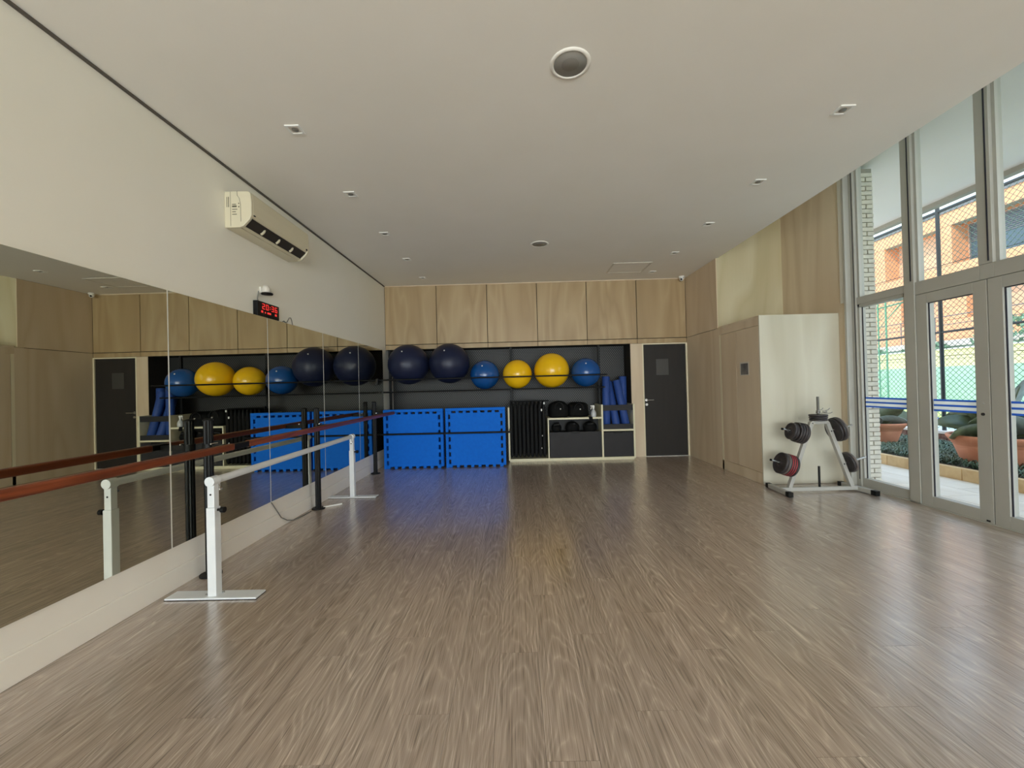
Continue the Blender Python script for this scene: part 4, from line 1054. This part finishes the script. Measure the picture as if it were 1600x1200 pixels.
# pots and plants
def pot(name, x, y, z, s, label, leaves, group='terracotta pot planters'):
    t = thing(name, label, 'pot', (x, y, z), group)
    part('bowl', MB().lathe([(0, 0), (0.36 * s, 0), (0.385 * s, 0.02), (0.47 * s, 0.29 * s), (0.475 * s, 0.315 * s), (0.49 * s, 0.32 * s), (0.49 * s, 0.34 * s), (0.50 * s, 0.345 * s), (0.55 * s, 0.42 * s), (0.56 * s, 0.45 * s), (0.545 * s, 0.465 * s), (0.50 * s, 0.455 * s), (0.49 * s, 0.40 * s), (0.0, 0.40 * s)], (x, y, z), (0, 0, 1), 48), M_terra, t)
    part('potting_soil', MB().lathe([(0, 0.41 * s), (0.485 * s, 0.405 * s)], (x, y, z), (0, 0, 1), 24), M_soil, t)
    pl = thing('potted_plant', leaves[0], 'plant', (x, y, z + 0.40 * s), 'large leaved plants in the pots')
    for li, (az, ln, w_, el, droop, mt) in enumerate(leaves[1]):
        roll = (0.9, -0.7, 0.5, -1.0, 0.75)[li % 5]
        n = 9; mb = MB(); vv = []
        d = Vector((math.cos(az), math.sin(az), 0)); side = Vector((-math.sin(az), math.cos(az), 0))
        p_ = Vector((x, y, z + 0.40 * s)) + d * 0.04; ang = el
        for q in range(n):
            u = q / (n - 1)
            ww = w_ * (0.25 + 0.75 * math.sin(PI * min(1, u * 0.9 + 0.12)) ** 0.8) * (1 if u < 0.97 else 0.1)
            up_ = Vector((0, 0, 1)) * math.cos(ang) - d * math.sin(ang)
            sd = side * math.cos(roll) + up_ * math.sin(roll); nn = up_ * math.cos(roll) - side * math.sin(roll)
            vv += [p_ + sd * ww + nn * 0.22 * ww, p_.copy(), p_ - sd * ww + nn * 0.22 * ww]
            p_ = p_ + (d * math.cos(ang) + Vector((0, 0, math.sin(ang)))) * ln / (n - 1)
            ang -= droop / (n - 1)
        ff = []
        for q in range(n - 1):
            ff += [(q * 3, q * 3 + 1, q * 3 + 4, q * 3 + 3), (q * 3 + 1, q * 3 + 2, q * 3 + 5, q * 3 + 4)]
        mb.add(vv, ff, True)
        o = part('leaf', mb, mt, pl)
        so_ = o.modifiers.new('solid', 'SOLIDIFY'); so_.thickness = 0.012
    return t
big = [(PI * 0.98, 0.62, 0.17, 0.45, 0.9, M_leaf), (PI * 0.80, 0.66, 0.17, 0.85, 1.2, M_leaf), (PI * 1.22, 0.60, 0.16, 0.75, 1.4, M_leafg), (PI * 1.45, 0.62, 0.17, 0.95, 1.5, M_leafg),
       (PI * 0.6, 0.62, 0.17, 1.0, 1.0, M_leaf), (PI * 1.65, 0.64, 0.17, 0.95, 1.3, M_leaf), (PI * 0.1, 0.62, 0.16, 0.8, 1.2, M_leaf), (PI * 0.35, 0.62, 0.16, 0.9, 1.1, M_leafg),
       (PI * 1.85, 0.68, 0.14, 1.25, 0.7, M_leaf), (PI * 1.08, 0.60, 0.15, 1.1, 1.3, M_leaf), (PI * 1.55, 0.78, 0.11, 1.45, 0.35, M_leaf), (PI * 1.75, 0.95, 0.11, 1.4, 0.3, M_leafg), (PI * 0.9, 0.75, 0.10, 1.3, 1.0, M_leaf)]
sml = [(PI * 1.9, 0.66, 0.15, 0.75, 1.2, M_leaf), (PI * 1.72, 0.56, 0.14, 0.6, 1.4, M_leafg), (PI * 0.1, 0.62, 0.15, 0.85, 0.9, M_leaf), (PI * 1.6, 0.6, 0.15, 1.0, 0.9, M_leaf), (PI * 0.5, 0.55, 0.15, 0.85, 1.2, M_leaf),
       (PI, 0.6, 0.15, 0.8, 1.3, M_leaf), (PI * 1.3, 0.55, 0.15, 0.95, 1.2, M_leafg), (PI * 1.98, 0.5, 0.12, 1.15, 0.8, M_leaf)]
pot('plant_pot', 6.80, 5.90, 0.12, 0.92, 'large terracotta bowl pot seen through the glass doors', ('drooping broad leaved plant in the large pot behind the glass doors', big))
pot('plant_pot', 6.98, 8.15, 0.12, 0.9, 'terracotta bowl pot half hidden behind the white brick column', ('broad leaved plant in the pot beside the white brick column', sml))

# ------------------------------------------------------------------ fence with low wall
lw = thing('low_brick_wall', 'low dark red brick wall with pale coping under the mesh fence', 'wall', (8.45, 7.0, 0))
part('footing', MB().box(8.36, 8.6, -9.0, 14.0, -0.05, 0.27), M_mortar, lw)
part('coping', MB().box(8.32, 8.68, -9.0, 14.0, 0.27, 0.32), M_coping, lw, 0.006)
rb = MB().box(0, 0.03, 0, 0.225, 0, 0.062).mesh('brick', M_redbrick)[0]
for r in range(4):
    y = 5.0 + (0.115 if r % 2 else 0)
    while y < 12.4:
        link('brick', rb, Vector((8.345, y + 0.1, -0.01 + r * 0.069)), lw); y += 0.237
fe = thing('mesh_fence', 'tall chain link court fence with dark steel posts behind the planters', 'fence', (8.5, 8.0, 0.32))
for y in (4.9, 6.58, 8.27, 9.96, 11.65):
    part('post', MB().cyl((8.5, y, 0.3), (8.5, y, 4.78), 0.034, 14), M_fence, fe)
part('top_rail', MB().cyl((8.5, 3.0, 4.68), (8.5, 13.0, 4.68), 0.03, 10), M_fence, fe)
part('mid_rail', MB().cyl((8.5, 3.0, 2.275), (8.5, 13.0, 2.275), 0.024, 10), M_fence, fe)
part('tension_wire', MB().cyl((8.5, 3.0, 1.80), (8.5, 13.0, 1.80), 0.006, 6), M_fence, fe)
part('tension_wire', MB().cyl((8.5, 3.0, 3.6), (8.5, 13.0, 3.6), 0.006, 6), M_fence, fe)
cm_ = MB()
z0, z1, ya, yb = 0.36, 4.66, 4.5, 12.5
step = 0.105; c = ya - (z1 - z0)
while c < yb:
    for sgn in (1, -1):
        # line y = c + t, z = z0 + t (sgn 1) or z = z1 - t
        t0 = max(0, ya - c); t1 = min(z1 - z0, yb - c)
        if t1 > t0 + 0.02:
            p_ = (8.5 + 0.004 * sgn, c + t0, z0 + t0 if sgn > 0 else z1 - t0); q_ = (8.5 + 0.004 * sgn, c + t1, z0 + t1 if sgn > 0 else z1 - t1)
            cm_.cyl(p_, q_, 0.004, 4, cap=False)
    c += step
part('chain_link', cm_, M_mesh, fe, kind='stuff')

# ------------------------------------------------------------------ sports court and what lies beyond
ct = struct('ground_court', MB().box(8.6, 60, -40, 90, -0.2, -0.01), M_court, 'sunlit lime coloured sports court ground')
part('blue_band', MB().box(12.3, 14.3, -30, 70, -0.01, 0.0), M_bluecourt, ct)
part('aqua_band', MB().box(8.7, 12.3, -30, 70, -0.01, 0.0), M_aqua, ct)
part('white_line', MB().box(12.25, 12.33, -30, 70, 0.0, 0.003), M_whitefilm, ct)
part('red_apron', MB().box(60, 60.1, -40, 90, -0.2, -0.01), M_coping, ct)
cwall = thing('court_wall', 'green and pale yellow court boundary wall beyond the fence', 'wall', (20, 18, 0))
part('green_band', MB().box(20, 20.2, 2, 45, -0.01, 1.85), M_gwall, cwall)
part('yellow_band', MB().box(20.02, 20.2, 2, 45, 1.85, 2.62), M_ywall, cwall)
part('wall_cap', MB().box(19.96, 20.24, 2, 45, 2.62, 2.68), M_coping, cwall)
part('groove', MB().box(20.01, 20.02, 2, 45, 2.18, 2.21), M_mortar, cwall)
for k, (y, r, hh, lab) in enumerate(((24.2, 1.1, 0.75, 'low rounded green shrub behind the court wall, leftmost of three'), (21.2, 1.3, 0.95, 'low rounded green shrub behind the court wall, middle of three'), (17.2, 2.0, 1.6, 'tall green shrub behind the court wall seen past the right hand door leaf'))):
    mb = MB()
    for q in range(420):
        a = random.uniform(0, 2 * PI); b_ = math.acos(random.uniform(-0.1, 1))
        c_ = Vector((20.9 + 0.5 * math.cos(a) * math.sin(b_), y + r * math.sin(a) * math.sin(b_), 2.2 + hh * math.cos(b_) + random.uniform(-0.1, 0.1)))
        n_ = Vector((random.uniform(-1, 1), random.uniform(-1, 1), random.uniform(-0.3, 1))).normalized(); a1 = n_.orthogonal() * 0.11; a2 = n_.cross(a1) * 0.6
        mb.add([c_ + a1, c_ + a2, c_ - a1, c_ - a2], [(0, 1, 2, 3)])
    t = thing('shrub', lab, 'shrub', (20.9, y, 0), 'shrubs beyond the court')
    part('foliage', mb, M_hedge, t, kind='stuff')
    part('stem', MB().cyl((20.9, y, -0.01), (20.9, y, 2.5), 0.05, 8), M_soil, t)
gn = thing('lattice_mast', 'green lattice floodlight mast standing in the court', 'mast', (15, 16.8, 0))
for (x, y) in ((14.9, 16.97), (15.1, 16.83), (14.9, 16.62)):
    part('leg', MB().cyl((x, y, 0), (x, y, 4.45), 0.028, 8), M_mast, gn)
lt = MB()
for k in range(12):
    z = 0.2 + k * 0.35
    lt.cyl((14.9, 16.97, z), (14.9, 16.62, z + 0.35), 0.01, 5).cyl((14.9, 16.97, z), (15.1, 16.83, z + 0.2), 0.01, 5).cyl((15.1, 16.83, z), (14.9, 16.62, z + 0.2), 0.01, 5)
part('lacing', lt, M_mast, gn)
part('cross_arm', MB().cyl((14.95, 17.4, 4.22), (14.95, 15.4, 4.30), 0.03, 8).cyl((14.95, 16.6, 3.75), (14.95, 16.0, 4.26), 0.02, 6), M_mast, gn)
part('floodlight', MB().beam((14.95, 16.2, 4.42), (14.95, 15.5, 4.44), 0.3, 0.08), M_slat, gn)
part('floodlight', MB().beam((14.95, 17.45, 4.25), (14.95, 17.25, 4.25), 0.2, 0.2), M_slat, gn)

bl = thing('orange_building', 'sunlit orange clad building with deep square recesses beyond the court', 'building', (25, 18, 0))
FX = 24.0
yL, yRr = 27.75, 3.0
bands = [(0, 3.45, None), (3.47, 4.5, None), (4.52, 6.48, [(25.7, 23.6), (22.0, 18.6), (16.6, 13.4), (11.5, 8.5)]), (6.5, 7.49, None),
         (7.51, 9.66, [(26.7, 23.4), (22.64, 19.35), (17.6, 14.2), (12.2, 9.0)]), (9.68, 10.42, None)]
for (z0, z1, op) in bands:
    edges = [yL]
    for o_ in (op or []): edges += list(o_)
    edges.append(yRr)
    for k in range(0, len(edges), 2):
        if op:
            zs_ = [z0, z0 + (z1 - z0) / 3, z0 + 2 * (z1 - z0) / 3, z1]
        else: zs_ = [z0, z1]
        for q in range(len(zs_) - 1):
            part('cladding_panel', MB().box(FX, FX + 0.9, edges[k + 1], edges[k], zs_[q] + (0.012 if q else 0), zs_[q + 1]), M_orange, bl)
part('core', MB().box(FX + 0.9, FX + 8, yRr, yL - 0.02, 0, 10.42), M_orange2, bl)
part('joint_backing', MB().box(FX + 0.03, FX + 0.5, yRr, yL - 0.03, 0, 4.5).box(FX + 0.03, FX + 0.5, yRr, yL - 0.03, 6.49, 7.5).box(FX + 0.03, FX + 0.5, yRr, yL - 0.03, 9.665, 10.3), M_mortar, bl)
part('parapet_cap', MB().box(FX - 0.06, FX + 8, yRr, yL + 0.05, 10.42, 10.55), M_slat, bl)
for (a, b_) in ((22.5, 19.4), (17.5, 14.3), (12.1, 9.1)):
    wn = part('window', MB().box(FX + 0.80, FX + 0.9, b_, a, 7.51, 7.58).box(FX + 0.80, FX + 0.9, b_, a, 9.5, 9.6).box(FX + 0.80, FX + 0.9, a - 0.07, a, 7.51, 9.6).box(FX + 0.80, FX + 0.9, b_, b_ + 0.07, 7.51, 9.6), M_slat, bl)
    part('pane', MB().box(FX + 0.84, FX + 0.86, b_ + 0.05, a - 0.05, 7.55, 9.55), M_farpane, wn)
    sl = MB()
    for q in range(9): sl.beam((FX + 0.82, b_ + 0.1, 9.45 - q * 0.1), (FX + 0.82, a - 0.1, 9.45 - q * 0.1), 0.03, 0.045)
    part('blind_slats', sl, M_slat, wn)
bal = thing('roof_railing', 'thin dark railing in front of the orange building', 'railing', (22, 20, 0))
part('deck', MB().box(21.8, 23.9, 4, 27.7, 2.9, 3.2), M_coping, bal)
part('deck_wall', MB().box(21.9, 23.9, 4, 27.7, -0.01, 2.9), M_pale, bal)
part('top_rail', MB().cyl((22, 4, 4.45), (22, 27.6, 4.45), 0.025, 8), M_slat, bal)
part('mid_rail', MB().cyl((22, 4, 4.02), (22, 27.6, 4.02), 0.018, 8), M_slat, bal)
for k in range(13):
    part('post', MB().cyl((22, 27.4 - k * 1.9, 3.2), (22, 27.4 - k * 1.9, 4.45), 0.022, 8), M_slat, bal)
tb = thing('pale_tower', 'pale distant apartment tower rising over the orange roof line', 'building', (60, 62, 0))
part('walls', MB().box(58, 70, 50, 66, 0, 24.3), M_pale, tb)
for k in range(6):
    w_ = part('window', MB().box(57.94, 58, 52 + k * 2.4, 53.2 + k * 2.4, 22.2, 23.6), M_slat, tb)
    part('pane', MB().box(57.92, 57.95, 52.1 + k * 2.4, 53.1 + k * 2.4, 22.3, 23.5), M_teal, w_)
tg = thing('teal_building', 'teal glass fronted building left of the orange building', 'building', (32, 40, 0))
part('walls', MB().box(30, 40, 35.5, 44, 0, 12.0), M_teal, tg)
for k in range(4):
    part('floor_band', MB().box(29.9, 30, 35.5, 44, 2.6 + 2.6 * k, 2.9 + 2.6 * k), M_pale, tg)
